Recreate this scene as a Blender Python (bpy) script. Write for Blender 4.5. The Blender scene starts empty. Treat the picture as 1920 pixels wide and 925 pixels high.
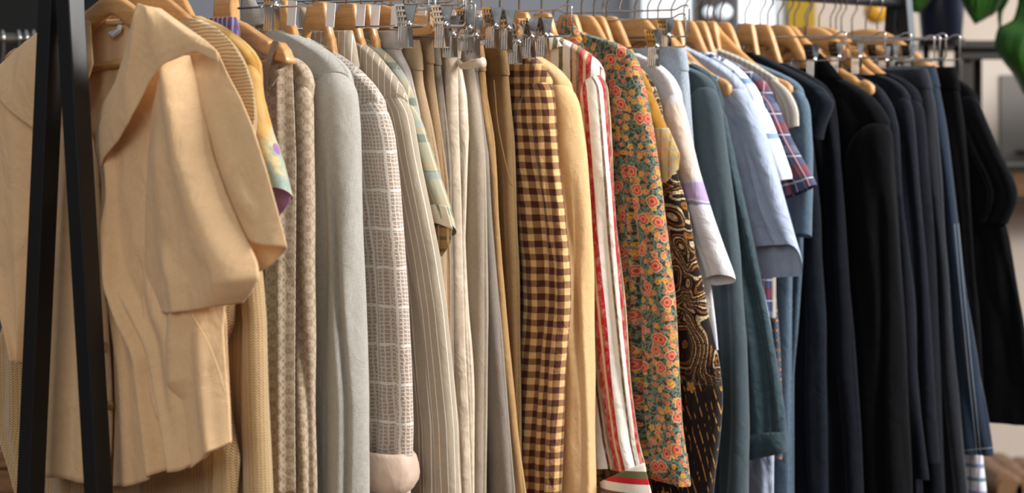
import bpy, bmesh, math, random
import numpy as np
from mathutils import Vector
random.seed(7)
PI = math.pi
COL = bpy.context.scene.collection
SC = bpy.context.scene

# ------------------------------------------------------------------ camera, world, light
F, CX, YH, EZ = 4000.0, 960.0, 184.0, 1.27          # focal length in px (1920 wide), horizon row, eye height
cam = bpy.data.objects.new('camera', bpy.data.cameras.new('camera'))
COL.objects.link(cam); SC.camera = cam
cam.location = (0, 0, EZ); cam.rotation_euler = (PI/2, 0, 0)
cam.data.sensor_width = 36; cam.data.lens = F/1920*36
cam.data.shift_y = -(462.5-YH)/1920
cam.data.clip_start = .05; cam.data.clip_end = 60
cam.data.dof.use_dof = True; cam.data.dof.focus_distance = 3.55; cam.data.dof.aperture_fstop = 3.6
SC.view_settings.view_transform = 'Standard'; SC.view_settings.look = 'None'
SC.view_settings.gamma = 1; SC.view_settings.use_curve_mapping = False
SC.view_settings.exposure = 0.0

def srgb(c):
    return tuple((x/255/12.92 if x/255 <= .04045 else ((x/255+.055)/1.055)**2.4) for x in c)

w = bpy.data.worlds.new('World'); SC.world = w; w.use_nodes = True
bg = w.node_tree.nodes['Background']; bg.inputs[0].default_value = (.90, .95, 1.0, 1); bg.inputs[1].default_value = .17
_t = w.node_tree; _tc = _t.nodes.new('ShaderNodeTexCoord'); _sp = _t.nodes.new('ShaderNodeSeparateXYZ'); _mr = _t.nodes.new('ShaderNodeMapRange'); _mr.interpolation_type = 'SMOOTHSTEP'
_t.links.new(_tc.outputs['Generated'], _sp.inputs[0]); _t.links.new(_sp.outputs[2], _mr.inputs[0])
for _i, _v in ((1, -.1), (2, .75), (3, .05), (4, .46)): _mr.inputs[_i].default_value = _v
_t.links.new(_mr.outputs[0], bg.inputs[1])

def area(name, loc, target, sx, sy, power, col):
    l = bpy.data.lights.new(name, 'AREA'); l.shape = 'RECTANGLE'; l.size = sx; l.size_y = sy; l.energy = power; l.color = col
    o = bpy.data.objects.new(name, l); COL.objects.link(o); o.location = loc
    o.rotation_euler = (Vector(target)-Vector(loc)).to_track_quat('-Z', 'Y').to_euler()
    return o
area('window_daylight', (3.6, 2.7, 3.3), (0.2, 4.0, 1.0), 2.0, 1.6, 365, (1, .97, .93))
area('front_fill', (-1.5, -1.5, 2.8), (-.1, 4.0, 1.0), 2.6, 2.0, 80, (1, .96, .90))  # added fill from behind the camera, brightens near faces; no window there
area('far_daylight', (4.2, 6.3, 2.4), (.9, 4.6, 1.1), 1.6, 1.6, 60, (.82, .91, 1))

# ------------------------------------------------------------------ materials
class G:
    """small helper around a material node tree"""
    def __init__(s, m):
        s.m = m; s.t = m.node_tree; s.N = s.t.nodes; s.L = s.t.links
    def put(s, sock, v):
        if hasattr(v, 'is_linked') or isinstance(v, bpy.types.NodeSocket): s.L.new(v, sock)
        elif v is not None:
            try: sock.default_value = v
            except Exception: sock.default_value = (*v, 1)
    def n(s, t, **kw):
        nd = s.N.new(t)
        for k, v in kw.items(): setattr(nd, k, v)
        return nd
    def m_(s, op, a, b=None, c=None, clamp=False):
        nd = s.n('ShaderNodeMath', operation=op, use_clamp=clamp)
        for i, v in enumerate((a, b, c)):
            if v is not None: s.put(nd.inputs[i], v)
        return nd.outputs[0]
    def add(s, a, b): return s.m_('ADD', a, b)
    def sub(s, a, b): return s.m_('SUBTRACT', a, b)
    def mul(s, a, b): return s.m_('MULTIPLY', a, b)
    def mx(s, a, b): return s.m_('MAXIMUM', a, b)
    def mn(s, a, b): return s.m_('MINIMUM', a, b)
    def lt(s, a, b): return s.m_('LESS_THAN', a, b)
    def gt(s, a, b): return s.m_('GREATER_THAN', a, b)
    def frac(s, a): return s.m_('FRACT', a)
    def step(s, a, lo, hi):        # smooth 0..1
        nd = s.n('ShaderNodeMapRange', interpolation_type='SMOOTHSTEP')
        s.put(nd.inputs[0], a); nd.inputs[1].default_value = lo; nd.inputs[2].default_value = hi
        return nd.outputs[0]
    def band(s, U, period, lo, hi, off=0.0):
        f = s.frac(s.m_('MULTIPLY_ADD', U, 1.0/period, off + 50))
        return s.mul(s.gt(f, lo), s.lt(f, hi))
    def mix(s, f, a, b):
        nd = s.n('ShaderNodeMix', data_type='RGBA'); s.put(nd.inputs[0], f)
        s.put(nd.inputs[6], a if not isinstance(a, tuple) else (*a, 1)); s.put(nd.inputs[7], b if not isinstance(b, tuple) else (*b, 1))
        return nd.outputs[2]
    def xyz(s, a, b, c=0.0):
        nd = s.n('ShaderNodeCombineXYZ')
        for i, v in enumerate((a, b, c)): s.put(nd.inputs[i], v)
        return nd.outputs[0]
    def noise(s, vec, scale, detail=2, rough=.5, dist=0):
        nd = s.n('ShaderNodeTexNoise'); s.put(nd.inputs['Vector'], vec); nd.inputs['Scale'].default_value = scale
        nd.inputs['Detail'].default_value = detail; nd.inputs['Roughness'].default_value = rough; nd.inputs['Distortion'].default_value = dist
        return nd.outputs[0]
    def vor(s, vec, feature='F1', rnd=1.0):
        nd = s.n('ShaderNodeTexVoronoi', voronoi_dimensions='2D', feature=feature)
        s.put(nd.inputs['Vector'], vec); nd.inputs['Scale'].default_value = 1; nd.inputs['Randomness'].default_value = rnd
        return nd
    def uv(s):
        nd = s.n('ShaderNodeUVMap', uv_map='uv'); sp = s.n('ShaderNodeSeparateXYZ'); s.L.new(nd.outputs[0], sp.inputs[0])
        return nd.outputs[0], sp.outputs[0], sp.outputs[1]
    def sep(s, v):
        sp = s.n('ShaderNodeSeparateXYZ'); s.put(sp.inputs[0], v); return sp.outputs
    def scatter(s, U, V, scale, off, rnd=1.0):
        """random motif cells: local polar coordinates and a random value"""
        vec = s.xyz(s.m_('MULTIPLY_ADD', U, scale, off), s.m_('MULTIPLY_ADD', V, scale, off*1.7))
        v = s.vor(vec, rnd=rnd)
        d = s.n('ShaderNodeVectorMath', operation='SUBTRACT'); s.L.new(vec, d.inputs[0]); s.L.new(v.outputs['Position'], d.inputs[1])
        x, y, _ = s.sep(d.outputs[0]); r_, g_, b_ = s.sep(v.outputs['Color'])
        ang = s.add(s.m_('ARCTAN2', y, x), s.mul(r_, 6.28))
        return v.outputs['Distance'], ang, g_, b_, x, y, r_

def newmat(name):
    m = bpy.data.materials.new(name); m.use_nodes = True
    return m, G(m), m.node_tree.nodes['Principled BSDF']

def fabric(name, pat, rough=.9, sheen=.25, bump=.25, weave=900, trans=0.0, spec=.25, wrinkle=.35):
    m, g, b = newmat(name)
    uvv, U, V = g.uv()
    res = pat(g, U, V)
    col, h = res if isinstance(res, tuple) else (res, None)
    if h is None:
        h = g.mul(g.m_('SINE', g.mul(U, weave*2.2)), g.m_('SINE', g.mul(V, weave*2.2)))
        h = g.add(g.mul(h, .3), g.noise(g.xyz(g.mul(U, 1.0), g.mul(V, 1.0)), 420, 3))
    # slight mottling so that cloth is never flat
    mo = g.noise(g.xyz(U, g.mul(V, .6)), 26, 4, .6)
    hs = g.n('ShaderNodeHueSaturation'); g.put(hs.inputs['Color'], col)
    g.put(hs.inputs['Value'], g.m_('MULTIPLY_ADD', mo, .22, .89))
    g.L.new(hs.outputs[0], b.inputs['Base Color'])
    b.inputs['Roughness'].default_value = rough; b.inputs['Specular IOR Level'].default_value = spec
    b.inputs['Sheen Weight'].default_value = sheen; b.inputs['Sheen Roughness'].default_value = .5
    wr = g.n('ShaderNodeBump'); wr.inputs['Strength'].default_value = wrinkle; wr.inputs['Distance'].default_value = .012
    g.put(wr.inputs['Height'], g.noise(g.xyz(g.mul(U, 1.7), V), 15, 3, .5, .8))
    bp = g.n('ShaderNodeBump'); bp.inputs['Strength'].default_value = bump; bp.inputs['Distance'].default_value = .0012
    g.put(bp.inputs['Height'], h); g.L.new(wr.outputs[0], bp.inputs['Normal']); g.L.new(bp.outputs[0], b.inputs['Normal'])
    return m

def solid(c, c2=None, sc=60):
    c = srgb(c)
    def p(g, U, V):
        if c2 is None: return g.mix(0.0, c, c)
        return g.mix(g.step(g.noise(g.xyz(U, V), sc, 3), .35, .65), c, srgb(c2))
    return p

def linen(c, c2, k=160):          # fine crossed slub threads
    def p(g, U, V):
        a = g.noise(g.xyz(g.mul(U, 9), g.mul(V, .7)), k, 2); b = g.noise(g.xyz(g.mul(U, .7), g.mul(V, 9)), k, 2)
        f = g.step(g.mul(g.add(a, b), .5), .36, .64)
        return g.mix(f, srgb(c), srgb(c2)), f
    return p

def knit(c, c2, w=.0052, h=.0040):
    def p(g, U, V):
        fu = g.frac(g.add(g.mul(U, 1/w), 50)); tri = g.m_('ABSOLUTE', g.sub(fu, .5))
        fv = g.frac(g.add(g.add(g.mul(V, 1/h), g.mul(tri, 1.7)), 900))
        st = g.mul(g.m_('ABSOLUTE', g.sub(fv, .5)), 2)
        hgt = g.mul(g.sub(1, g.mul(st, st)), g.sub(1, g.mul(g.mul(g.sub(.5, tri), g.sub(.5, tri)), 2.4)))
        return g.mix(g.step(hgt, .05, .6), srgb(c2), srgb(c)), hgt
    return p

def crochet(c, c2):               # open ribs crossing the piece, holes between them
    def p(g, U, V):
        wv = g.add(V, g.mul(g.noise(g.xyz(U, V), 18, 1), .012))
        rib = g.m_('ABSOLUTE', g.sub(g.frac(g.add(g.mul(wv, 190), 900)), .5))
        st = g.m_('ABSOLUTE', g.sub(g.frac(g.add(g.mul(U, 230), g.mul(wv, 40))), .5))
        hgt = g.sub(g.sub(1, g.mul(rib, 1.7)), g.mul(st, .55))
        return g.mix(g.step(hgt, .08, .45), srgb(c2), srgb(c)), hgt
    return p

def motif(c, c2):                 # small ring-and-wave print in rows
    def p(g, U, V):
        cu = g.sub(g.frac(g.add(g.mul(U, 1/.0135), 50)), .5); row = g.m_('FLOOR', g.add(g.mul(U, 1/.0135), 50))
        cv = g.sub(g.frac(g.add(g.add(g.mul(V, 1/.021), g.mul(row, .5)), 50)), .5)
        r = g.m_('SQRT', g.add(g.mul(g.mul(cu, .9), g.mul(cu, .9)), g.mul(g.mul(cv, 1.45), g.mul(cv, 1.45))))
        ring = g.mx(g.lt(g.m_('ABSOLUTE', g.sub(r, .33)), .05), g.lt(g.m_('ABSOLUTE', g.sub(r, .17)), .045))
        wav = g.lt(g.m_('ABSOLUTE', g.sub(g.m_('ABSOLUTE', cu), g.m_('MULTIPLY_ADD', g.m_('COSINE', g.mul(cv, 12.6)), .06, .42))), .04)
        f = g.mx(ring, wav)
        n = g.step(g.noise(g.xyz(g.mul(U, 3), V), 120, 3), .35, .7)
        return g.mix(g.mul(f, .8), g.mix(g.mul(n, .55), srgb(c), srgb(c2)), srgb(c2)), f
    return p

def tweed(c, c2):                 # basket of raised pale thread over taupe, with a wider windowpane
    def p(g, U, V):
        wu = g.add(U, g.mul(g.noise(g.xyz(U, V), 60, 2), .006)); wv = g.add(V, g.mul(g.noise(g.xyz(V, U), 60, 2), .006))
        a = g.m_('ABSOLUTE', g.sub(g.frac(g.add(g.mul(wu, 1/.0075), 50)), .5))
        b = g.m_('ABSOLUTE', g.sub(g.frac(g.add(g.mul(wv, 1/.0062), 50)), .5))
        l = g.mx(g.step(a, .25, .41), g.step(b, .24, .41))
        pa = g.m_('ABSOLUTE', g.sub(g.frac(g.add(g.mul(wu, 1/.052), 50.3)), .5)); pb = g.m_('ABSOLUTE', g.sub(g.frac(g.add(g.mul(wv, 1/.062), 50)), .5))
        big = g.mx(g.gt(pa, .455), g.gt(pb, .46))
        n = g.noise(g.xyz(U, V), 500, 2)
        f = g.mx(g.mul(l, g.m_('MULTIPLY_ADD', n, .9, .25)), big)
        return g.mix(g.m_('MINIMUM', f, 1.0), srgb(c), srgb(c2)), f
    return p

def pinstripe(c, line, period=.0135, w=.10, off=0.0):
    base = linen(c, tuple(max(0, x-12) for x in c), 200)
    def p(g, U, V):
        b, h = base(g, U, V)
        return g.mix(g.mul(g.band(U, period, .5-w/2-.01, .5+w/2+.01, off), .95), b, srgb(line)), h
    return p

def bands(stops, period, noise_amt=.0):      # stops: list of (end fraction, colour)
    def p(g, U, V):
        f = g.frac(g.add(g.mul(U, 1/period), 50))
        if noise_amt: f = g.add(f, g.mul(g.sub(g.noise(g.xyz(U, V), 30, 2), .5), noise_amt))
        col = srgb(stops[-1][1]); out = g.mix(0.0, col, col)
        for e, c in reversed(stops[:-1]): out = g.mix(g.lt(f, e), out, srgb(c))
        return out
    return p

def wovenstripes(stops, period):             # the striped dress: bands with a mottled print in the olive and sand ones
    base = bands(stops, period)
    def p(g, U, V):
        c = base(g, U, V)
        n = g.step(g.noise(g.xyz(U, g.mul(V, .5)), 90, 3, .7), .45, .62)
        return g.mix(g.mul(n, .22), c, srgb((232, 222, 205)))
    return p

def gingham(a, mid, dark, sz=.0118):
    def p(g, U, V):
        k = g.mul(g.sub(g.noise(g.xyz(U, V), 30, 2), .5), .005)
        x = g.band(g.add(U, k), sz*2, 0, .5); y = g.band(g.add(V, k), sz*2, 0, .5)
        c = g.mix(g.mul(x, y), g.mix(g.mx(x, y), srgb(a), srgb(mid)), srgb(dark))
        return c
    return p

def plaid(base, lines):           # lines: (axis, period, lo, hi, colour, strength)
    def p(g, U, V):
        c = srgb(base); out = g.mix(0.0, c, c)
        for ax, per, lo, hi, cc, st in lines:
            out = g.mix(g.mul(g.band(U if ax == 'u' else V, per, lo, hi), st), out, srgb(cc))
        return out
    return p

def floral(g, U, V):
    base = srgb((54, 46, 26)); out = g.mix(g.noise(g.xyz(U, V), 40, 2), base, srgb((70, 60, 34)))
    cream = srgb((206, 176, 128))
    def leaf(out, scale, off, col, edge):
        r, a, g1, b1, x, y, r0 = g.scatter(U, V, scale, off)
        ca = g.m_('COSINE', a); lx = g.mul(r, ca); ly = g.mul(r, g.m_('SINE', a))
        e = g.m_('SQRT', g.add(g.mul(g.mul(lx, 1.0), lx), g.mul(g.mul(ly, 7.0), ly)))
        vein = g.lt(g.m_('ABSOLUTE', ly), .018)
        o = g.mix(g.lt(e, .45), out, edge); o = g.mix(g.lt(e, .385), o, col)
        return g.mix(g.mul(vein, g.lt(e, .40)), o, edge)
    out = leaf(out, 92, 3.1, srgb((44, 82, 84)), srgb((150, 152, 116)))
    out = leaf(out, 112, 17.7, srgb((60, 98, 98)), srgb((158, 156, 120)))
    def vine(out, scale, off):
        v = g.vor(g.xyz(g.m_('MULTIPLY_ADD', U, scale, off), g.m_('MULTIPLY_ADD', V, scale, off)), 'DISTANCE_TO_EDGE')
        return g.mix(g.lt(v.outputs['Distance'], .035), out, srgb((96, 132, 122)))
    out = vine(out, 62, 5.5)
    def flower(out, scale, off, R, n, col, heart, dens, ro=.34):
        r, a, g1, b1, x, y, r0 = g.scatter(U, V, scale, off)
        pet = g.m_('MULTIPLY_ADD', g.m_('ABSOLUTE', g.m_('COSINE', g.mul(a, n/2))), R*ro, R*(1-ro))
        on = g.lt(g1, dens)
        o = g.mix(g.mul(g.lt(r, g.add(pet, .045)), on), out, cream)
        tone = g.mix(g.step(g.noise(g.xyz(U, V), 260, 2), .4, .6), col, tuple(c*.62 for c in col))
        o = g.mix(g.mul(g.lt(r, pet), on), o, tone)
        ring = g.lt(g.m_('ABSOLUTE', g.sub(r, R*.46)), .030)
        o = g.mix(g.mul(g.mul(ring, on), .7), o, tuple(min(1, c*1.9) for c in col))
        return g.mix(g.mul(g.lt(r, R*.24), on), o, heart)
    out = flower(out, 82, 31.3, .33, 5, srgb((158, 66, 44)), srgb((206, 150, 84)), .45)
    out = flower(out, 60, 8.9, .34, 5, srgb((196, 138, 40)), srgb((160, 96, 30)), .42)
    out = flower(out, 70, 71.9, .31, 5, srgb((200, 112, 78)), srgb((120, 40, 30)), .40)
    out = flower(out, 33, 44.2, .36, 4, srgb((196, 98, 74)), srgb((150, 58, 46)), .5, .22)
    return out

def batik(g, U, V):               # dark cloth with dotted gold curls, petals and dashes
    base = srgb((26, 15, 13)); out = g.mix(0.0, base, base)
    n = g.noise(g.xyz(U, V), 9, 1, .5, 1.2)
    zone = g.step(V, -.78, -.70)     # upper part is dense, lower part is open dashes
    ln = g.lt(g.m_('ABSOLUTE', g.sub(g.frac(g.mul(n, 13)), .5)), .12)
    dots = g.step(g.noise(g.xyz(U, V), 420, 1), .42, .5)
    out = g.mix(g.mul(g.mul(ln, dots), zone), out, srgb((214, 190, 146)))
    ln2 = g.lt(g.m_('ABSOLUTE', g.sub(g.frac(g.add(g.mul(n, 13), .45)), .5)), .10)
    out = g.mix(g.mul(g.mul(ln2, dots), g.mul(zone, .8)), out, srgb((176, 112, 34)))
    x = g.frac(g.add(g.add(g.mul(U, 70), g.mul(V, 22)), 90)); dsh = g.lt(g.m_('ABSOLUTE', g.sub(x, .5)), .07)
    cut = g.gt(g.noise(g.xyz(g.mul(U, 6), V), 34, 1), .50)
    out = g.mix(g.mul(g.mul(dsh, cut), g.sub(1, zone)), out, srgb((198, 148, 78)))
    r, a, g1, b1, *_ = g.scatter(U, V, 24, 5.0)
    pet = g.m_('MULTIPLY_ADD', g.m_('ABSOLUTE', g.m_('COSINE', g.mul(a, 2.5))), .14, .10); on = g.mul(g.lt(g1, .10), g.sub(1, zone))
    out = g.mix(g.mul(g.lt(r, g.add(pet, .03)), on), out, srgb((222, 196, 150)))
    out = g.mix(g.mul(g.lt(r, pet), on), out, srgb((206, 140, 36)))
    return out

def silkprint(g, U, V):           # ochre yoke turning into pale flowers with lilac and blue patches
    top = g.mix(g.step(g.noise(g.xyz(U, V), 24, 2), .4, .6), srgb((186, 138, 62)), srgb((204, 162, 92)))
    low = g.mix(g.step(g.noise(g.xyz(U, V), 30, 3), .42, .56), srgb((206, 182, 128)), srgb((144, 162, 150)))
    r, a, g1, b1, *_ = g.scatter(U, V, 19, 2.0)
    low = g.mix(g.mul(g.lt(r, .36), g.lt(g1, .4)), low, srgb((122, 126, 160)))
    low = g.mix(g.mul(g.lt(r, .16), g.lt(g1, .7)), low, srgb((148, 98, 150)))
    sp = g.step(g.noise(g.xyz(U, V), 160, 2), .60, .66); low = g.mix(g.mul(sp, .6), low, srgb((110, 132, 132)))
    return g.mix(g.step(g.add(V, g.mul(g.noise(g.xyz(U, V), 20, 1), .05)), -.265, -.245), low, top)

def tiedye(g, U, V):
    c = g.mix(g.step(g.noise(g.xyz(U, g.mul(V, .4)), 16, 2), .35, .6), srgb((190, 194, 206)), srgb((214, 212, 214)))
    e = g.add(V, g.mul(g.noise(g.xyz(U, V), 22, 2), .03))
    pe = g.mul(g.step(e, -.37, -.355), g.sub(1, g.step(e, -.23, -.20)))
    c = g.mix(g.mul(pe, .85), c, srgb((222, 200, 182)))
    pu = g.mul(g.step(e, -.408, -.403), g.sub(1, g.step(e, -.372, -.366)))
    c = g.mix(g.mul(pu, .9), c, srgb((164, 142, 184)))
    ed = g.lt(g.m_('ABSOLUTE', g.sub(e, -.411)), .003)
    return g.mix(g.mul(ed, .8), c, srgb((110, 100, 140)))

def blueprint(g, U, V):
    c = srgb((226, 232, 238)); out = g.mix(0.0, c, c)
    k = g.step(g.noise(g.xyz(U, V), 60, 3), .56, .60); out = g.mix(g.mul(k, g.step(V, -.21, -.17)), out, srgb((58, 84, 130)))
    return g.mix(g.mul(g.band(V, .11, .2, .30), .9), out, srgb((112, 146, 178)))

def denim(c, c2):
    def p(g, U, V):
        tw = g.m_('SINE', g.mul(g.add(U, V), 3800)); n = g.noise(g.xyz(g.mul(U, 5), V), 130, 3)
        return g.mix(g.step(g.add(n, g.mul(tw, .08)), .35, .65), srgb(c), srgb(c2)), n
    return p

def wovenblocks(g, U, V):
    c = srgb((86, 98, 116)); out = g.mix(0.0, c, c)
    row = g.m_('FLOOR', g.mul(V, 200)); f = g.frac(g.add(g.add(g.mul(U, 120), g.mul(row, .5)), 90))
    b = g.lt(f, .62); odd = g.gt(g.frac(g.m_('MULTIPLY', row, .25)), .6)
    return g.mix(g.mul(b, odd), g.mix(b, srgb((60, 66, 78)), c), srgb((178, 122, 78)))

# ------------------------------------------------------------------ object helpers
def link(name, me, parent=None, mat=None):
    o = bpy.data.objects.new(name, me); COL.objects.link(o)
    if parent is not None: o.parent = parent
    if mat is not None: me.materials.append(mat)
    return o
def tag(o, label=None, cat=None, group=None, kind=None):
    if label: o['label'] = label
    if cat: o['category'] = cat
    if group: o['group'] = group
    if kind: o['kind'] = kind
    return o
def empty(name, loc, rz=0):
    o = link(name, None); o.location = loc; o.rotation_euler = (0, 0, rz); o.empty_display_size = .05; return o
def mesh(name, verts, faces, uvs=None, smooth=True, solid_=0):
    me = bpy.data.meshes.new(name); me.from_pydata([tuple(v) for v in verts], [], faces); me.update()
    if uvs is not None:
        l = me.uv_layers.new(name='uv'); idx = np.empty(len(me.loops), dtype=np.int32); me.loops.foreach_get('vertex_index', idx)
        l.data.foreach_set('uv', np.asarray(uvs, dtype=np.float32)[idx].ravel())
    if smooth: me.polygons.foreach_set('use_smooth', [True]*len(me.polygons))
    return me
class MB:
    def __init__(s): s.v = []; s.f = []
    def addm(s, vs, fs):
        b = len(s.v); s.v += [tuple(v) for v in vs]; s.f += [tuple(i+b for i in f) for f in fs]; return s
    def box(s, c, d, rot=0, axis='Z', taper=1.0, bev=0):
        x, y, z = (k/2 for k in d); P = []
        for sx, sy, sz in ((-1,-1,-1),(1,-1,-1),(1,1,-1),(-1,1,-1),(-1,-1,1),(1,-1,1),(1,1,1),(-1,1,1)):
            t = taper if sz > 0 else 1
            p = Vector((sx*x*t, sy*y*t, sz*z))
            if rot:
                cs, sn = math.cos(rot), math.sin(rot)
                if axis == 'Z': p = Vector((p.x*cs-p.y*sn, p.x*sn+p.y*cs, p.z))
                elif axis == 'Y': p = Vector((p.x*cs+p.z*sn, p.y, -p.x*sn+p.z*cs))
                else: p = Vector((p.x, p.y*cs-p.z*sn, p.y*sn+p.z*cs))
            P.append(p+Vector(c))
        return s.addm(P, [(0,3,2,1),(4,5,6,7),(0,1,5,4),(1,2,6,5),(2,3,7,6),(3,0,4,7)])
    def tube(s, pts, r, n=8, cap=True, closed=False):
        pts = [Vector(p) for p in pts]; m = len(pts)
        rr = r if isinstance(r, (list, tuple)) else [r]*m
        T = []
        for i in range(m):
            a = pts[i-1] if (i or closed) else pts[i]; b = pts[(i+1) % m] if (i < m-1 or closed) else pts[i]
            T.append((b-a).normalized())
        up = Vector((0, 0, 1)) if abs(T[0].z) < .9 else Vector((1, 0, 0))
        nv = T[0].cross(up).normalized(); vs = []
        for i in range(m):
            nv = (nv - T[i]*nv.dot(T[i])).normalized(); bv = T[i].cross(nv)
            for k in range(n):
                a = 2*PI*k/n; vs.append(pts[i]+(nv*math.cos(a)+bv*math.sin(a))*rr[i])
        fs = []
        for i in range(m-1+(1 if closed else 0)):
            j = (i+1) % m
            for k in range(n):
                k2 = (k+1) % n; fs.append((i*n+k, i*n+k2, j*n+k2, j*n+k))
        if cap and not closed: fs += [tuple(range(n-1, -1, -1)), tuple((m-1)*n+k for k in range(n))]
        return s.addm(vs, fs)
    def mesh(s, name, smooth=False):
        return mesh(name, s.v, s.f, None, smooth)
    def build(s, name, mat, parent=None, smooth=False, bevel=0):
        o = link(name, s.mesh(name, smooth), parent, mat)
        if bevel:
            b = o.modifiers.new('bevel', 'BEVEL'); b.width = bevel; b.segments = 2; b.limit_method = 'ANGLE'
        return o
def fillet(pts, r, n=6):
    """round the corners of a polyline"""
    pts = [Vector(p) for p in pts]; out = [pts[0]]
    for i in range(1, len(pts)-1):
        a, b, c = pts[i-1], pts[i], pts[i+1]; rr = min(r, (a-b).length*.45, (c-b).length*.45)
        p = b+(a-b).normalized()*rr; q = b+(c-b).normalized()*rr
        for k in range(n+1):
            t = k/n; out.append(p*(1-t)**2+b*2*t*(1-t)+q*t*t)
    out.append(pts[-1]); return out

# ------------------------------------------------------------------ the rail frame of reference
P0 = np.array((-.6, 3.2)); P1 = np.array((.85, 5.0)); L01 = np.linalg.norm(P1-P0); RD = (P1-P0)/L01; UD = np.array((RD[1], -RD[0]))
RZ = 1.497; UANG = math.atan2(UD[1], UD[0]); K = L01/1.92
def railp(s): return P0+RD*s
class Pl:
    """vertical plane of one garment: u points out from the rail towards the viewer's right, v along the rail, z from the rail"""
    def __init__(s, sv, yaw=0):
        s.s = sv; s.o = railp(sv); a = UANG+math.radians(yaw); s.a = a
        s.U = np.array((math.cos(a), math.sin(a))); s.V = np.array((-math.sin(a), math.cos(a)))
    def uz(s, px, py, v=0.0):
        d = np.array(((px-CX)/F, 1.0)); t = (s.o.dot(s.V)+v)/d.dot(s.V)
        return (t*d-s.o).dot(s.U), EZ+t*(YH-py)/F-RZ
    def root(s, name): return empty(name, (s.o[0], s.o[1], RZ), s.a)
def smooth_arr(a, n):
    if n < 1: return a
    k = np.exp(-np.linspace(-2, 2, 2*n+1)**2); k /= k.sum()
    return np.convolve(np.pad(a, n, mode='edge'), k, 'valid')
class Noise:
    def __init__(s, seed, fu=(18, 70), fv=(1.5, 9), n=7):
        r = random.Random(seed); s.c = [(r.uniform(*fu), r.uniform(*fv)*r.choice((-1, 1)), r.uniform(0, 6.3), r.uniform(.5, 1)) for _ in range(n)]
        s.t = sum(c[3] for c in s.c)**.5*1.2
    def __call__(s, u, z): return sum(c[3]*np.sin(c[0]*u+c[1]*z+c[2]) for c in s.c)/s.t

def loft(name, zs, uo, ui, hv, vc, mat, parent, amp=.003, wave=.004, seed=0, nA=80, signed=True, hem=None, hemlen=.08, pw=1.5, uvz=0.0, creases=2):
    """hollow cloth tube of flattened cross-sections; zs falls from top to hem"""
    zs = np.asarray(zs); n = len(zs); uo, ui, hv, vc = (np.broadcast_to(np.asarray(a, float), (n,)) for a in (uo, ui, hv, vc))
    hw = np.maximum((uo-ui)/2, .004); uc = uo-hw; hv = np.minimum(hv, hw*.98)
    q = np.linspace(-1, 1, nA, endpoint=False); q = np.sign(q)*np.abs(q)**pw
    st = 2*(hw-hv); half = st+PI*hv
    d = q[None, :]*half[:, None]; ad = np.abs(d); sg = np.sign(d)+(d == 0)
    H = hv[:, None]; HW = hw[:, None]; ST = st[:, None]; c0 = uc[:, None]
    a1 = np.clip(ad/H, 0, PI/2); inner = np.clip((ad-PI/2*H-ST)/H, 0, PI/2); s1 = np.clip(ad-PI/2*H, 0, ST)
    u = c0+(HW-H)+H*np.cos(a1)-s1-np.where(inner > 0, H*np.sin(inner), 0)
    v = sg*np.where(inner > 0, H*np.cos(inner), H*np.sin(a1))
    nx = np.where(inner > 0, -np.sin(inner), np.cos(a1)); ny = sg*np.where(inner > 0, np.cos(inner), np.sin(a1))
    Z = np.repeat(zs[:, None], nA, 1)
    dz = (zs[0]-Z); grow = np.clip(dz/.22, .05, 1)
    N1 = Noise(seed, (34, 110), (1.5, 8), 8); N2 = Noise(seed+99, (4, 22), (1, 6), 5); N3 = Noise(seed+7, (60, 120), (5, 30), 5)
    w_ = wave*grow*N2(u, Z); dd = amp*grow*(N1(np.where(signed, d, sg*(u)), Z)+.25*N3(d, Z))
    rg = random.Random(seed*31+5); vraw = v.copy()
    for _k in range(creases):          # pressed-in folds running down the near face
        d0 = rg.uniform(.018, .085); sl = rg.uniform(-.03, .05); wd = rg.uniform(.005, .011); dp = rg.uniform(.45, .8)
        pos = d0+sl*dz+.004*np.sin(dz*rg.uniform(6, 14)+rg.uniform(0, 6))
        coord = -d if signed else np.where(d < 0, ad, 9.0)
        dd = dd-dp*np.minimum(H, .02)*np.clip((dz-rg.uniform(.04, .2))/.15, 0, 1)*np.exp(-((coord-pos)/wd)**2)
    u = u+nx*dd; v = v+ny*dd+w_+vc[:, None]
    if hem is not None:      # (raise of the near face, slope along u)
        k = np.clip(1-(Z-zs[-1])/hemlen, 0, 1)**1.5
        Z = Z+k*(hem[0]*np.clip(-vraw/H, -1, 1)*.5+hem[1]*(uo[:, None]-u))
    UU = d if signed else (uo[:, None]-ad)
    uvs = np.stack([UU, np.repeat(zs[:, None], nA, 1)+uvz], -1).reshape(-1, 2)
    verts = np.stack([u, v, Z], -1).reshape(-1, 3)
    # duplicate the seam column so that the pattern does not run backwards across it
    verts = verts.reshape(n, nA, 3); uvs = uvs.reshape(n, nA, 2)
    verts = np.concatenate([verts, verts[:, :1]], 1); last = uvs[:, :1].copy(); last[..., 0] = -last[..., 0] if signed else last[..., 0]
    uvs = np.concatenate([uvs, last], 1).reshape(-1, 2); m = nA+1; verts = verts.reshape(-1, 3)
    faces = [(i*m+k, (i+1)*m+k, (i+1)*m+k+1, i*m+k+1) for i in range(n-1) for k in range(nA)]
    return link(name, mesh(name, verts, faces, uvs), parent, mat)

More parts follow.
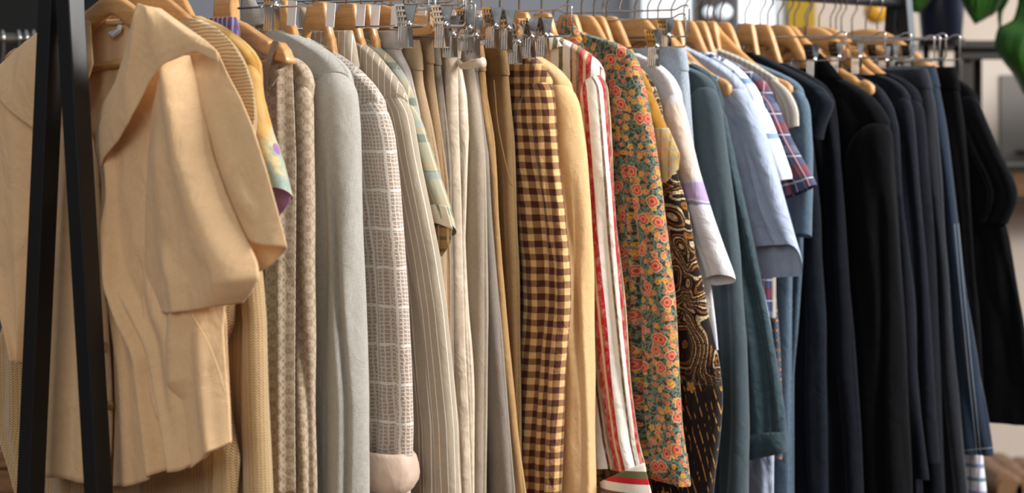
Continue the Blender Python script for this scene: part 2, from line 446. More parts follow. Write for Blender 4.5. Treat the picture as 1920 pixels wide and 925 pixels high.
def levels(z0, z1, fine=.16, a=.004, b=.014):
    zf = max(z0-fine, z1); zs = list(np.arange(z0, zf, -a))+list(np.arange(zf, z1, -b)); 
    if zs[-1]-z1 > .001: zs.append(z1)
    return np.array(zs)
def trace_fn(pl, tr, v=0.0, n=6):
    p = np.array([pl.uz(x, y, v) for x, y in tr]); z = p[:, 1]; u = p[:, 0]
    zz = np.arange(z[0], z[-1], -.003); uu = np.interp(-zz, -z, u); us = smooth_arr(uu, n)
    k = np.clip(np.arange(len(us))/n, 0, 1); us = uu*(1-k)+us*k
    s1 = (us[-1]-us[-12])/(zz[-1]-zz[-12])
    def f(q):
        q = np.asarray(q, float); r = np.interp(-q, -zz, us); lo = q < zz[-1]
        return np.where(lo, us[-1]+(q-zz[-1])*np.clip(s1, -.08, .08)*.6, r)
    return f, p

# ------------------------------------------------------------------ shared materials
def wood_mat(name, c1, c2, rough=.35):
    m, g, b = newmat(name); tc = g.n('ShaderNodeTexCoord'); mp = g.n('ShaderNodeMapping'); mp.inputs['Scale'].default_value = (4, 40, 40)
    g.L.new(tc.outputs['Object'], mp.inputs[0]); f = g.noise(mp.outputs[0], 3, 4, .6, .6)
    fl = g.noise(mp.outputs[0], 30, 1); c = g.mix(g.step(f, .3, .7), srgb(c1), srgb(c2)); c = g.mix(g.mul(g.step(fl, .64, .70), .4), c, srgb((140, 86, 44)))
    g.L.new(c, b.inputs['Base Color']); b.inputs['Roughness'].default_value = rough; b.inputs['Coat Weight'].default_value = .25; b.inputs['Coat Roughness'].default_value = .25
    return m
WOOD = wood_mat('hanger_wood', (206, 156, 100), (186, 134, 78))
def plain(name, c, rough=.5, metal=0.0, spec=.5, coat=0, emit=0):
    m, g, b = newmat(name); tc = g.n('ShaderNodeTexCoord'); n = g.noise(tc.outputs['Object'], 30, 3)
    c1 = srgb(c); col = g.mix(g.mul(n, .25), c1, tuple(x*.8 for x in c1)); g.L.new(col, b.inputs['Base Color'])
    b.inputs['Roughness'].default_value = rough; b.inputs['Metallic'].default_value = metal; b.inputs['Specular IOR Level'].default_value = spec
    b.inputs['Coat Weight'].default_value = coat
    if emit: b.inputs['Emission Color'].default_value = (*c1, 1); b.inputs['Emission Strength'].default_value = emit
    return m
CHROME = plain('chrome', (214, 212, 210), .14, 1.0)
WIRE = plain('hook_wire', (176, 172, 168), .28, 1.0)
BLACKM = plain('black_powder_coat', (17, 18, 20), .38, 0, .6)
TAG = plain('white_tag', (232, 228, 226), .5)
BUTTON = plain('button', (176, 136, 84), .25, 0, .6, .5)

# ------------------------------------------------------------------ room
def struct(o): o['kind'] = 'structure'; return o
WY = 7.4
def wpx(px, Y): return (px-CX)/F*Y
def wz(py, Y): return EZ+Y*(YH-py)/F
def quadbox(name, x0, x1, y0, y1, z0, z1, mat, parent=None, bev=0):
    return MB().box(((x0+x1)/2, (y0+y1)/2, (z0+z1)/2), (x1-x0, y1-y0, z1-z0)).build(name, mat, parent, bevel=bev)
mf, g, b = newmat('floor_boards'); tc = g.n('ShaderNodeTexCoord'); mp = g.n('ShaderNodeMapping'); mp.inputs['Scale'].default_value = (1, 7, 1); g.L.new(tc.outputs['Object'], mp.inputs[0])
g.L.new(g.mix(g.noise(mp.outputs[0], 4, 5, .6, .5), srgb((70, 48, 34)), srgb((112, 78, 54))), b.inputs['Base Color']); b.inputs['Roughness'].default_value = .55
struct(quadbox('floor', -5, 5.2, -3, 7.6, -.1, 0, mf))
WBEIGE = plain('wall_plaster', (206, 190, 176), .9); WGREY = plain('wall_grey_blue', (136, 140, 148), .9); WBLACK = plain('wall_black_paint', (12, 12, 12), .8)
xs = [wpx(p, WY) for p in (330, 1183, 1476, 1527)]
struct(quadbox('wall_left', -5, xs[0], WY, WY+.15, 0, 3.2, WBLACK))
struct(quadbox('wall_back', xs[0], xs[1], WY, WY+.15, 0, 3.2, WGREY))
sill = .95
struct(quadbox('wall_sill', xs[1], xs[2], WY, WY+.15, 0, sill, WGREY))
struct(quadbox('wall_lintel', xs[1], xs[2], WY, WY+.15, 2.3, 3.2, WGREY))
struct(quadbox('wall_ochre', xs[2], xs[3], WY-.02, WY+.15, 0, 3.2, plain('ochre_paint', (178, 144, 30), .8)))
struct(quadbox('wall_right', xs[3], 5.2, WY, WY+.15, 0, 3.2, WBEIGE))
wn = struct(link('window_1', None)); wn.location = (0, 0, 0)
PANE = plain('bright_window', (240, 246, 250), .3, emit=1.15)
struct(quadbox('pane', xs[1]+.04, xs[2]-.04, WY+.06, WY+.075, sill+.04, 2.26, PANE, wn))
fr = MB(); fm = plain('window_frame_white', (224, 228, 232), .5)
for a, c, z0, z1 in ((xs[1], xs[1]+.04, sill, 2.3), (xs[2]-.04, xs[2], sill, 2.3), (xs[1], xs[2], sill, sill+.04), (xs[1], xs[2], 2.26, 2.3)):
    fr.box(((a+c)/2, WY+.05, (z0+z1)/2), (c-a, .09, z1-z0))
struct(fr.build('window_frame', fm, wn))

# ------------------------------------------------------------------ clothes rack
def tube_box(mb, a, b, sx=.030, sy=.030, ang=UANG):
    """square steel tube between two points, sides lined up with the rack"""
    a = Vector(a); b = Vector(b); e1 = Vector((UD[0], UD[1], 0)); e2 = Vector((RD[0], RD[1], 0)); P = []
    for p in (a, b):
        for i, j in ((-1, -1), (1, -1), (1, 1), (-1, 1)): P.append(p+e1*sx/2*i+e2*sy/2*j)
    mb.addm(P, [(3, 2, 1, 0), (4, 5, 6, 7), (0, 1, 5, 4), (1, 2, 6, 5), (2, 3, 7, 6), (3, 0, 4, 7)])
def P3(s, u, z): p = railp(s)+UD*u; return (p[0], p[1], z)
SA, SB = -.096, 2.02*K
rack = empty('clothes_rack', P3(1.0, 0, 0), 0); tag(rack, 'black steel clothes rack with slanted A-frame ends carrying all the garments', 'clothes rack')
def child_world(o): o.parent = rack; o.matrix_parent_inverse = rack.matrix_world.inverted(); return o
rack.location = P3(1.0, 0, 0); bpy.context.view_layer.update()
for s_, in ((SA,), (SB,)):
    for sg in (1, -1):
        mb = MB(); tube_box(mb, P3(s_+sg*.0, .146 if sg > 0 else -.118, 0.0), P3(s_, .006 if sg > 0 else -.010, 1.56)); child_world(mb.build('leg', BLACKM, bevel=.002))
    mb = MB(); tube_box(mb, P3(s_, -.10, .2), P3(s_, .127, .2), .02, .02); child_world(mb.build('cross_brace', BLACKM, bevel=.002))
mb = MB(); mb.tube([P3(SA-.02, 0, RZ), P3(SB+.015, 0, RZ)], .0125, 20); child_world(mb.build('hanging_rail', plain('rail_black', (30, 31, 34), .3, 0, .6), smooth=True))

# ------------------------------------------------------------------ hangers
def hook_pts(z0, r=.017):
    pts = [(0, 0, z0), (0, 0, -.046), (.004, 0, -.040), (.019, 0, -.020)]
    for k in range(0, 13): a = math.radians(-38+k*18); pts.append((r*math.cos(a)*1.05, 0, r*math.sin(a)+.0))
    return pts
def hook_pts2(z0): 
    r = .0152; pts = [(0, 0, z0), (0, 0, -.044), (.003, 0, -.037), (.013, 0, -.022)]
    for k in range(0, 12): a = math.radians(-35+k*19); pts.append((r*math.cos(a), 0, r*math.sin(a)))
    return pts
def arm_curve(tu, tz, n=26, hump=.0):
    """top edge of a contoured hanger from the neck to its tip"""
    z0 = -.066; out = []
    for k in range(n+1):
        x = k/n; g_ = 1-(1-x)**1.75 if x > 0 else 0
        sm = x*x*(3-2*x); g_ = g_*.80+sm*.20; fl = min(1, x/.12); g_ *= (.35+.65*fl)
        out.append((x*tu, z0+(tz-z0)*g_+hump*math.sin(PI*x)*0))
    return out
def wooden_hanger(s, label, tu=.2, tz=-.17, yaw=0, th=.0085, h0=.050, h1=.030, bar=False, notch=False, tagged=False, name='wooden_hanger', v=0.0, mat=None, line=None):
    pl = Pl(s, yaw); r = pl.root(name); tag(r, label, 'hanger', 'wooden hangers on the rack')
    c = arm_curve(tu, tz) if line is None else line
    tu, tz = c[-1]; pts = [(-u, z) for u, z in reversed(c[1:])]+c; m = len(pts); vs = []; N8 = 12
    for i, (u, z) in enumerate(pts):
        x = abs(u)/tu; h = h0*(1-x)+h1*x; e = max(0, (x-.90)/.10); hh = h*(1-e**2*.55); t = th*(1-.25*e); zt = z-e*e*.010
        if notch and .80 < x < .86: zt -= .008*math.sin((x-.80)/.06*PI)**.5
        sw = .012*x*x if line is None else 0
        for k in range(N8):
            a = 2*PI*k/N8+PI/N8; cx_ = math.copysign(abs(math.cos(a))**.55, math.cos(a)); sy_ = math.copysign(abs(math.sin(a))**.55, math.sin(a))
            vs.append((u, v-sw+t*cx_, zt-hh/2+hh/2*sy_))
    fs = [(i*N8+k, i*N8+(k+1) % N8, (i+1)*N8+(k+1) % N8, (i+1)*N8+k) for i in range(m-1) for k in range(N8)]
    fs += [tuple(range(N8-1, -1, -1)), tuple((m-1)*N8+k for k in range(N8))]
    link('hanger_body', mesh('hanger_body', vs, fs), r, mat or WOOD)
    mb = MB(); mb.tube(hook_pts2(-.072), .0017, 8); mb.build('hook', WIRE, r, True)
    if bar:
        mb = MB(); mb.tube([(-tu*.86, v-.008, tz-.018), (tu*.86, v-.008, tz-.018)], .0058, 10); mb.build('cross_bar', WOOD, r, True)
    if tagged:
        mb = MB(); mb.box((.040, v-th-.004, -.090), (.019, .0012, .040), .10, 'Y'); mb.build('size_tag', TAG, r)
    return r

_clip = {}
def clip_meshes():
    if _clip: return _clip
    for side in (-1, 1):
        mb = MB(); W = .021
        # plate: tilted, wide top lever, narrow jaw below
        mb.box((0, side*.0105, .020), (W, .0014, .036), -side*.30, 'X'); mb.box((0, side*.0062, -.014), (W*.92, .0014, .040), side*.07, 'X')
        for k in (-1, 0, 1, 2): mb.box(((k-.5)*.0050, side*.0078, -.014), (.0019, .0016, .038), side*.07, 'X')
        for i in (-1, 0, 1):
            for j in (0, 1, 2): mb.box((i*.0060, side*(.0100+j*.0026+.001), .012+j*.0088), (.0034, .0018, .005), -side*.30, 'X')
        _clip[side] = mb.mesh('clip_jaw'); _clip[side].materials.append(CHROME)
    mb = MB(); mb.tube([(-.012, 0, .004), (.012, 0, .004)], .0052, 12); mb.tube([(-.010, -.013, .001), (-.010, 0, .010), (-.010, .013, .001)], .0012, 6); mb.tube([(.010, -.013, .001), (.010, 0, .010), (.010, .013, .001)], .0012, 6)
    _clip['s'] = mb.mesh('clip_spring', True); _clip['s'].materials.append(CHROME); return _clip
def clip_hanger(s, label, tip=.21, zb=-.07, drop=.047, cu=.165, yaw=0, bump=True, v=0.0, tilt=0.0):
    pl = Pl(s, yaw); r = pl.root('clip_hanger'); tag(r, label, 'hanger', 'chrome clip hangers on the rack')
    mb = MB(); mb.tube(hook_pts2(zb+.002), .0019, 8); mb.build('hook', CHROME, r, True)
    zl = zb-drop; pts = []
    for sg in (-1, 1):
        side = [(sg*(tip-.16), v, zl), (sg*tip, v, zl), (sg*tip, v, zb+.008), (sg*(tip-.016), v, zb+.008), (sg*(tip-.030), v, zb), (0, v, zb)]
        pts = side if sg < 0 else pts+side[::-1][1:]
    pts = fillet([(a, b_, c-tilt*a) for a, b_, c in pts], .009); mb = MB(); mb.tube(pts, .0018, 8); mb.build('wire_frame', CHROME, r, True)
    cm = clip_meshes()
    for sg in (-1, 1):
        e = link('clip', cm['s'], r); e.location = (sg*cu, v, zl-.002-tilt*sg*cu)
        for sd in (-1, 1): link('clip_jaw', cm[sd], e)
    return r, zl

# ------------------------------------------------------------------ garments
SLOTS = sorted([.0, .055, .1, .135, .235, .29, .365, .395, .425, .455, .487, .517, .547, .572, .61, .64, .668, .694, .722, .765, .812, .868, .935, .972, 1.005, 1.04, 1.075, 1.118, 1.155, 1.185, 1.225, 1.262, 1.298,
    1.335, 1.35, 1.375, 1.412, 1.455, 1.505, 1.565, 1.625, 1.668, 1.71, 1.752, 1.792, 1.832, 1.858, 1.885])
def room_for(s): return min([abs(q-s) for q in SLOTS if abs(q-s) > .012] or [.05])*K
def under_shoulder(p):
    """top edge of the hanger arm: free near the neck, then just beneath the garment's shoulder"""
    u0, z0 = p[0]; z0 -= .006; m = (p[1, 1]-p[0, 1])/max(p[1, 0]-p[0, 0], .01); out = []
    if u0 < .03: u0, z0, m = .03, z0-.005, -.3
    out.append((0, -.066)); out.append((.009, -.0662)); nk = .016
    for t in np.linspace(0, 1, 14):     # Hermite from the neck
        h00, h10, h01, h11 = 2*t**3-3*t*t+1, t**3-2*t*t+t, -2*t**3+3*t*t, t**3-t*t
        out.append((nk+(max(u0, nk+.02)-nk)*t, h00*-.067+h10*-.006+h01*z0+h11*m*u0*1.2))
    u0 = max(u0, nk+.02); ue = max(p[-1, 0]-.034, u0+.03)
    for u in np.linspace(u0, ue, 16)[1:]: out.append((u, float(np.interp(u, p[:, 0], p[:, 1]))-.006-.012*min(1, (u-u0)/.05)))
    return out
def top(name, label, cat, mat, s, tr, seam, end=None, w=(.12, .11), hvs=.024, hv=.018, bt=None, bend=None, yaw=0, amp=.003, wave=.003, hem=None,
        cuff=None, hl=None, seed=None, sv=0.0, sleeve=True, hang=True, hl_tagged=False, hang_kw=None, smat=None, uvz=0.0, hemlen=.07, capw=.40, bodyin=.012):
    """a garment with shoulders. tr: outer outline in the photo, seam: index of the shoulder point in it, end: row of the sleeve's hem"""
    seed = seed if seed is not None else int(s*1000); pl = Pl(s*K, yaw); r = pl.root(name); tag(r, label, cat); gap = room_for(s); hvs = min(hvs, gap*.44); hv = min(hv, gap*.31); wave = min(wave, gap*.06); amp = min(amp*1.5, gap*.11)
    f, p = trace_fn(pl, tr, sv); z0 = p[0, 1]; zs_, us = p[seam, 1], p[seam, 0]
    zend = pl.uz(tr[-1][0], end, sv)[1] if end else p[-1, 1]-.12
    zb = pl.uz(tr[-1][0], bend, sv)[1] if bend else min(-1.15, p[-1, 1]-.1)
    Z = levels(z0, zb, z0-zs_+.05); o = f(Z)
    if bt is not None:
        fb, pb = trace_fn(pl, bt); below = fb(Z); ob = np.where(Z > pb[0, 1], np.minimum(o, np.maximum(us, below)), below)
    elif sleeve: ob = np.where(Z > zs_, o, us-bodyin)
    else: ob = o
    if sleeve:
        kk = np.clip((zs_-Z)/.09, 0, 1); kk = kk*kk*(3-2*kk); lim = np.where(Z > zend, np.minimum(ob, o-.012), ob); ob = np.where(Z > zs_, o, (o-.003)*(1-kk)+lim*kk)
    ob = smooth_arr(ob, 2); hvv = np.interp(z0-Z, [0, max(z0-zs_, .03), max(z0-zs_, .03)+.05], [.011, min(hvs*.8, gap*.40), hv]) if sleeve else np.clip(.008+(z0-Z)*.14, .008, hv)
    zero = loft('body', Z, ob, -ob, hvv, .003 if sleeve else 0, mat, r, amp, wave, seed, 96, signed=False, uvz=uvz)
    if sleeve:
        Zs = levels(zs_+.004, zend, .10, .004, .010); x = zs_+.004-Zs; o2 = f(Zs)+.003*np.clip(x/.03, 0, 1)-.006*np.clip(1-x/.02, 0, 1)
        W = np.interp(Zs, [zend, zs_], [w[1], w[0]]); W = W*(.05+.95*np.sqrt(np.clip(1-(1-np.clip(x/(.115-.06*capw), 0, 1))**2, 0, 1)))
        hs = hvs*(.30+.70*np.sqrt(np.clip(1-(1-np.clip(x/.045, 0, 1))**2, 0, 1)))
        sl = loft('sleeve', Zs, o2, o2-W, hs, sv-.004, smat or mat, r, amp, wave*.6, seed+3, 72, signed=True, hem=hem, uvz=uvz, hemlen=hemlen, pw=1.25)
        m = link('sleeve', sl.data, r); m.scale = (-1, 1, 1)
        if cuff:
            ch, cm, bulge = cuff; zc = np.array([zend+ch, zend+ch-.004, zend+ch*.5, zend+.003, zend]); oc = f(zc)+bulge
            W1 = w[1]+2*bulge-.004
            loft('cuff', zc, oc, oc-W1, np.array([.3, 1, 1, 1, .8])*(hvs+bulge), sv-.004, cm or smat or mat, r, .0015, .001, seed+5, 48, hem=hem, hemlen=hemlen)
    if hang:
        kw = dict(yaw=yaw, tagged=hl_tagged, v=.003, th=.0075, line=under_shoulder(p[:seam+1])); kw.update({k: q for k, q in (hang_kw or {}).items() if k not in ('tu', 'tz')})
        wooden_hanger(s*K, hl or 'wooden hanger under the '+' '.join(label.split()[:11]), **kw)
    return r, pl, f, (us, zs_, z0)

def trousers(name, label, cat, mat, s, tr, end=None, hv=.014, yaw=0, amp=.0025, wave=.003, clip='', wb=.04, zoff=0.0, seed=None, cu=None, tip=None, crease=True, drop=.047, hem=None, loops=True, wbmat=None, clipup=0.0, tilt=0.0):
    seed = seed or int(s*1000); pl = Pl(s*K, yaw); r = pl.root(name); tag(r, label, cat)
    hv = min(hv, room_for(s)*.36); wave = min(wave, room_for(s)*.06); amp = min(amp*1.4, room_for(s)*.10); f, p = trace_fn(pl, tr, 0, 4); z0 = p[0, 1]; zb = pl.uz(tr[-1][0], end, 0)[1] if end else -1.15
    Z = levels(z0-wb*.6, zb, .08, .006, .014); o = f(Z); hvv = np.interp(z0-Z, [0, wb, .15, .5], [hv*.8, hv*.8, hv, hv])
    loft('body', Z, o-.001, -o, hvv, 0, mat, r, amp, wave, seed, 96, signed=False, hem=hem)
    if wb:
        Zw = np.array([z0+.001, z0, z0-.004, z0-wb*.5, z0-wb+.003, z0-wb, z0-wb-.001]); ow = f(Zw)
        loft('waistband', Zw, ow+.0012, -ow-.0012, np.array([.55, .8, .95, 1, 1, .95, .8])*(hv*.8+.0018), 0, wbmat or mat, r, .0012, .0008, seed+1, 80, signed=False)
    ut = float(f(z0)); c = cu if cu else ut-.030
    if clip:
        zl = z0+.006+clipup+tilt*c; clip_hanger(s*K, clip, tip=tip or ut+.012, zb=zl+drop, drop=drop, cu=c, yaw=yaw, tilt=tilt)
    return r, pl, f, (ut, z0)

# Coons patch in a garment's plane from outlines taken in the photo
def resample(pts, n):
    p = np.array(pts, float); d = np.r_[0, np.cumsum(np.linalg.norm(np.diff(p, axis=0), axis=1))]; t = np.linspace(0, d[-1], n*4)
    q = np.stack([np.interp(t, d, p[:, i]) for i in range(p.shape[1])], -1)
    k = max(2, n*4//28); qs = np.stack([smooth_arr(q[:, i], k) for i in range(p.shape[1])], -1)
    w_ = np.clip(np.minimum(np.arange(len(q)), np.arange(len(q))[::-1])/k, 0, 1)[:, None]; q = q*(1-w_)+qs*w_
    return q[np.linspace(0, n*4-1, n).astype(int)]
def patch(name, pl, L, R, mat, parent, T=None, B=None, v0=0.0, bulge=.02, pwr=2.5, nx=56, ny=90, folds=(), amp=.001, seed=1, skew=0.0, thick=.0012, vgrad=0.0, tb=0.0):
    """L, R run top to bottom; T, B run left to right; all in photo pixels on the plane v=v0"""
    T = T or [L[0], R[0]]; B = B or [L[-1], R[-1]]
    c = lambda P, n: np.array([pl.uz(x, y, v0) for x, y in resample(P, n)])
    l, r, t, b_ = c(L, ny), c(R, ny), c(T, nx), c(B, nx)
    X = np.linspace(0, 1, nx)[None, :, None]; Y = np.linspace(0, 1, ny)[:, None, None]
    S = (1-X)*l[:, None]+X*r[:, None]+(1-Y)*t[None]+Y*b_[None]-((1-X)*(1-Y)*t[0]+X*(1-Y)*t[-1]+(1-X)*Y*b_[0]+X*Y*b_[-1])
    x = X[..., 0]; y = Y[..., 0]; u = S[..., 0]; z = S[..., 1]
    prof = 1-np.abs(2*np.clip(x+skew*x*(1-x)*2, 0, 1)-1)**pwr
    v = v0-bulge*prof*(1-tb+tb*np.sin(PI*np.clip(y*1.0, 0, 1))**.6)+vgrad*y
    for (cx0, cx1, wd, a, y0, y1) in folds:      # ridge running from x=cx0 at the top to cx1 at the bottom
        e = np.clip((y-y0)/.12, 0, 1)*np.clip((y1-y)/.12, 0, 1); v = v-a*e*np.exp(-((x-(cx0+(cx1-cx0)*y))/wd)**2)
    v = v+amp*Noise(seed, (20, 60), (5, 20), 6)(u, z)
    verts = np.stack([u, v, z], -1).reshape(-1, 3); uvs = np.stack([u, z], -1).reshape(-1, 2)
    faces = [(i*nx+k, (i+1)*nx+k, (i+1)*nx+k+1, i*nx+k+1) for i in range(ny-1) for k in range(nx-1)]
    o = link(name, mesh(name, verts, faces, uvs), parent, mat)
    if thick:
        sd = o.modifiers.new('solid', 'SOLIDIFY'); sd.thickness = thick; sd.offset = 0
    return o
def pxtube(pl, pts, r, v=0.0, n=8):
    """round cord through photo points (px, py[, v]) in the garment's plane"""
    out = []
    for q in pts:
        vv = q[2] if len(q) > 2 else v; u, z = pl.uz(q[0], q[1], vv); out.append((u, vv, z))
    mb = MB(); mb.tube(fillet(out, .03, 5), r, n); return mb

# ---- 1 cream blouse -------------------------------------------------
CREAM = fabric('cream_cotton', linen((226, 190, 146), (218, 180, 136), 130), .85, .2, .12, wrinkle=.45)
pl = Pl(0.0, 0); bl = pl.root('blouse')
tag(bl, 'cream blouse with a wide cape collar and loose sleeves, nearest on the rack', 'blouse')
patch('back_panel', pl, [(60, 150), (70, 300), (70, 500), (75, 700), (80, 850)], [(262, 34), (262, 200), (300, 400), (340, 600), (340, 850)], CREAM, bl,
      T=[(60, 150), (95, 60), (150, 34), (200, 42), (262, 34)], v0=.016, bulge=-.004, folds=((.55, .6, .05, .006, 0, 1.1), (.75, .7, .04, .005, 0, 1.1)))
pxtube(pl, [(110, 44), (150, 32), (190, 42), (225, 42), (262, 30)], .0042, .013).build('neck_binding', CREAM, bl, True)
tg = patch('care_label', pl, [(222, 46), (216, 56), (201, 61)], [(229, 47), (226, 60), (212, 71)], TAG, bl, v0=.006, bulge=.001, nx=6, ny=10, amp=0, thick=.0004)
INK = plain('label_ink', (88, 100, 130), .6); mb = MB()
for q in range(5):
    for rr, (a0, b0, hh) in enumerate(((213, 66, 3.4), (209, 61.5, 2.2))):
        u, z = pl.uz(a0+q*2.6, b0-q*2.1, .0040); mb.box((u, .0040, z), (.0013, .0003, .0022 if rr == 0 else .0012), .5, 'Y')
mb.build('printed_lettering', INK, tg)
patch('front_panel', pl, [(112, 300), (116, 380), (92, 500), (75, 620), (58, 720), (48, 790), (56, 850)], [(166, 238), (172, 270), (186, 340), (192, 450), (201, 600), (207, 700), (209, 780), (209, 850), (200, 893), (198, 912)], CREAM, bl,
      T=[(112, 300), (120, 250), (140, 225), (166, 238)], B=[(56, 850), (84, 852), (90, 892), (130, 892), (198, 912)], v0=-.006, bulge=.020, nx=80,
      folds=((.5, .22, .10, .012, .3, 1.2), (.62, .55, .08, .006, .1, 1.2), (.78, .8, .05, .004, .1, 1.2), (.2, .12, .06, .010, .5, 1.2)))
patch('placket', pl, [(166, 240), (178, 330), (184, 450), (190, 600), (194, 760), (194, 908)], [(170, 240), (186, 310), (193, 450), (203, 600), (210, 700), (212, 780), (210, 850), (200, 911)], CREAM, bl, v0=-.022, bulge=.003, nx=12, ny=90, amp=.0012, seed=9)
patch('front_panel', pl, [(180, 285), (190, 340), (200, 400), (205, 480), (212, 600), (216, 760), (214, 850), (212, 912)], [(345, 90), (340, 300), (350, 450), (425, 585), (428, 680), (432, 760), (435, 830)], CREAM, bl,
      T=[(180, 285), (215, 200), (262, 120), (345, 90)], B=[(212, 912), (262, 908), (300, 897), (335, 878), (380, 876), (435, 830)], v0=-.018, bulge=.026, nx=90, ny=120,
      folds=((.08, .20, .035, .012, .1, 1.2), (.22, .46, .04, .020, .2, 1.2), (.15, .66, .04, .016, .4, 1.2), (.55, .7, .08, .018, .5, 1.2), (.35, .30, .05, .012, .0, .7), (.9, .9, .06, .010, .5, 1.2)))
for (bx, by) in ((205, 470), (200, 556), (197, 652), (203, 761)):
    u, z = pl.uz(bx, by, -.030); e = MB(); n_ = 18; ring = [(u+.0028*math.cos(2*PI*k/n_)*1.0, -.0295, z+.0075*math.sin(2*PI*k/n_)) for k in range(n_)]
    if by == 761: e.addm([(u+.0075*math.cos(2*PI*k/n_), -.0275+(.0025 if j == 0 else 0), z+.0075*math.sin(2*PI*k/n_)) for j in range(2) for k in range(n_)], [tuple(range(n_, 2*n_))]+[(k, (k+1) % n_, n_+(k+1) % n_, n_+k) for k in range(n_)]); e.tube([(u-.002, -.0285, z-.0015), (u+.002, -.0285, z+.0015)], .0012, 6)
    else: e.tube(ring, .0009, 6, closed=True)
    e.build('button' if by == 761 else 'buttonhole', BUTTON, bl, True)
# far (left) sleeve and cape collar side
patch('sleeve', pl, [(-70, 150), (-90, 320), (-40, 480), (0, 560), (56, 674)], [(60, 110), (105, 250), (92, 420), (78, 560), (60, 680)], CREAM, bl, v0=-.004, bulge=.030, folds=((.3, .4, .1, .01, 0, 1.2), (.75, .8, .08, .008, .1, 1.2)))
patch('collar', pl, [(100, 40), (45, 80), (0, 122), (-50, 150)], [(170, 40), (175, 120), (150, 200), (120, 270)], CREAM, bl, T=[(100, 40), (125, 28), (170, 40)], B=[(-50, 150), (5, 168), (40, 205), (78, 240), (120, 270)], v0=-.020, bulge=.020, folds=((.5, .5, .2, .006, 0, 1.2),))
# near (right) sleeve: loose wide sleeve folded over itself, back layer with hem behind
patch('sleeve', pl, [(300, 100), (320, 200), (370, 330), (430, 410), (460, 447)], [(410, 100), (425, 135), (452, 185), (475, 240), (500, 320), (525, 410), (539, 465)], CREAM, bl,
      B=[(460, 447), (495, 456), (539, 465)], v0=-.012, bulge=.014, nx=60, folds=((.6, .6, .12, .006, 0, .9),))
patch('sleeve_inside', pl, [(430, 380), (455, 450), (478, 515)], [(512, 380), (528, 430), (538, 466)], CREAM, bl, B=[(478, 515), (502, 498), (538, 466)], v0=.004, bulge=-.006, nx=30, ny=40)
sl = patch('sleeve', pl, [(312, 124), (291, 200), (276, 300), (268, 400), (263, 500), (266, 545), (285, 580)], [(356, 104), (372, 160), (386, 220), (400, 290), (425, 360), (455, 430), (485, 488), (491, 520), (474, 548), (455, 568)], CREAM, bl,
      B=[(285, 580), (310, 582), (350, 584), (400, 578), (455, 568)], v0=-.030, bulge=.036, nx=80, ny=120, skew=-.25,
      folds=((.72, .86, .13, .011, -.1, 1.0), (.22, .10, .08, .004, .1, 1.2), (.45, .35, .12, .006, .25, 1.2), (.1, .5, .06, .012, .7, 1.15)))
patch('side_drape', pl, [(270, 550), (266, 640), (276, 740), (298, 820), (322, 880)], [(424, 556), (420, 620), (424, 690), (430, 760), (434, 829)], CREAM, bl, B=[(322, 880), (380, 874), (434, 829)], v0=-.028, bulge=.024, nx=70, ny=100, skew=-.3, folds=((.12, .25, .07, .014, -.1, .8), (.62, .45, .13, .016, -.1, .62), (.85, .8, .06, .008, .1, 1.2), (.5, .2, .05, .008, .5, 1.2)))
pxtube(pl, [(360, 590), (392, 645), (412, 700), (420, 735)], .0009, -.056, 6).build('side_seam', CREAM, bl, True)
patch('collar', pl, [(262, 16), (248, 60), (232, 115), (214, 165), (195, 205), (184, 245), (183, 285), (188, 315)], [(300, 16), (345, 48), (388, 78), (407, 96), (410, 112), (404, 92), (385, 88), (345, 105), (315, 135), (295, 170), (280, 205), (255, 240), (215, 280), (188, 315)][:5]+[(409, 116)], CREAM, bl,
      T=[(262, 16), (278, 7), (300, 16)], B=[(188, 315), (200, 296), (235, 265), (265, 230), (284, 190), (300, 155), (330, 118), (375, 96), (409, 116)], v0=-.058, bulge=.024, nx=90, ny=90, tb=.2, folds=((.45, .35, .10, .005, 0, 1.2), (.75, .7, .06, .004, 0, 1.2)))
wooden_hanger(0.0, 'wooden hanger with a cross bar inside the cream cape-collar blouse', tu=.235, tz=-.15, bar=False, th=.009, h0=.036, h1=.03, v=.002)
# its bar, seen inside the neckline
pxtube(pl, [(60, 158), (150, 132), (225, 118), (300, 108)], .0065, .012, 12).build('cross_bar', WOOD, [o for o in bpy.data.objects if o.name.startswith('wooden_hanger')][-1], True)

# ---- 2 knitted cardigan ----------------------------------------------
KN = fabric('tan_stocking_knit', knit((206, 172, 122), (126, 92, 50)), .95, .5, .9)
CR = fabric('cream_open_knit', crochet((222, 194, 150), (160, 126, 80)), .95, .5, 1.0)
r, pl, f, _ = top('cardigan', 'tan knitted cardigan with open-knit shoulders behind the cream blouse', 'cardigan', KN, .055,
    [(372, 38), (400, 52), (430, 80), (455, 120), (470, 165), (474, 220), (468, 300), (470, 420), (490, 520), (497, 600), (500, 750), (506, 925)], 4,
    w=(.13, .12), hv=.020, hvs=.024, bt=[(455, 120), (448, 300), (460, 520), (470, 700), (474, 925)], smat=KN, end=1080, hang_kw=dict(tu=.2), amp=.004)
patch('yoke', pl, [(350, 30), (360, 60), (370, 110), (380, 180), (390, 250)], [(376, 38), (404, 50), (434, 78), (459, 120), (474, 166), (478, 215), (472, 250)], CR, r, v0=-.030, bulge=.006, nx=40, ny=60)
patch('lower_sleeve', pl, [(402, 560), (412, 640), (400, 700), (408, 800), (402, 925), (402, 1000)], [(442, 560), (440, 610), (420, 660), (432, 760), (450, 860), (440, 1000)], KN, r, v0=-.034, bulge=.018, nx=30)
patch('sleeve', pl, [(20, 580), (5, 650), (0, 760), (0, 800), (30, 870), (50, 925), (60, 1000)], [(90, 580), (90, 800), (100, 1000)], KN, r, v0=.012, bulge=.03, folds=((.3, .3, .12, .01, 0, 1), (.6, .6, .1, .01, 0, 1)))
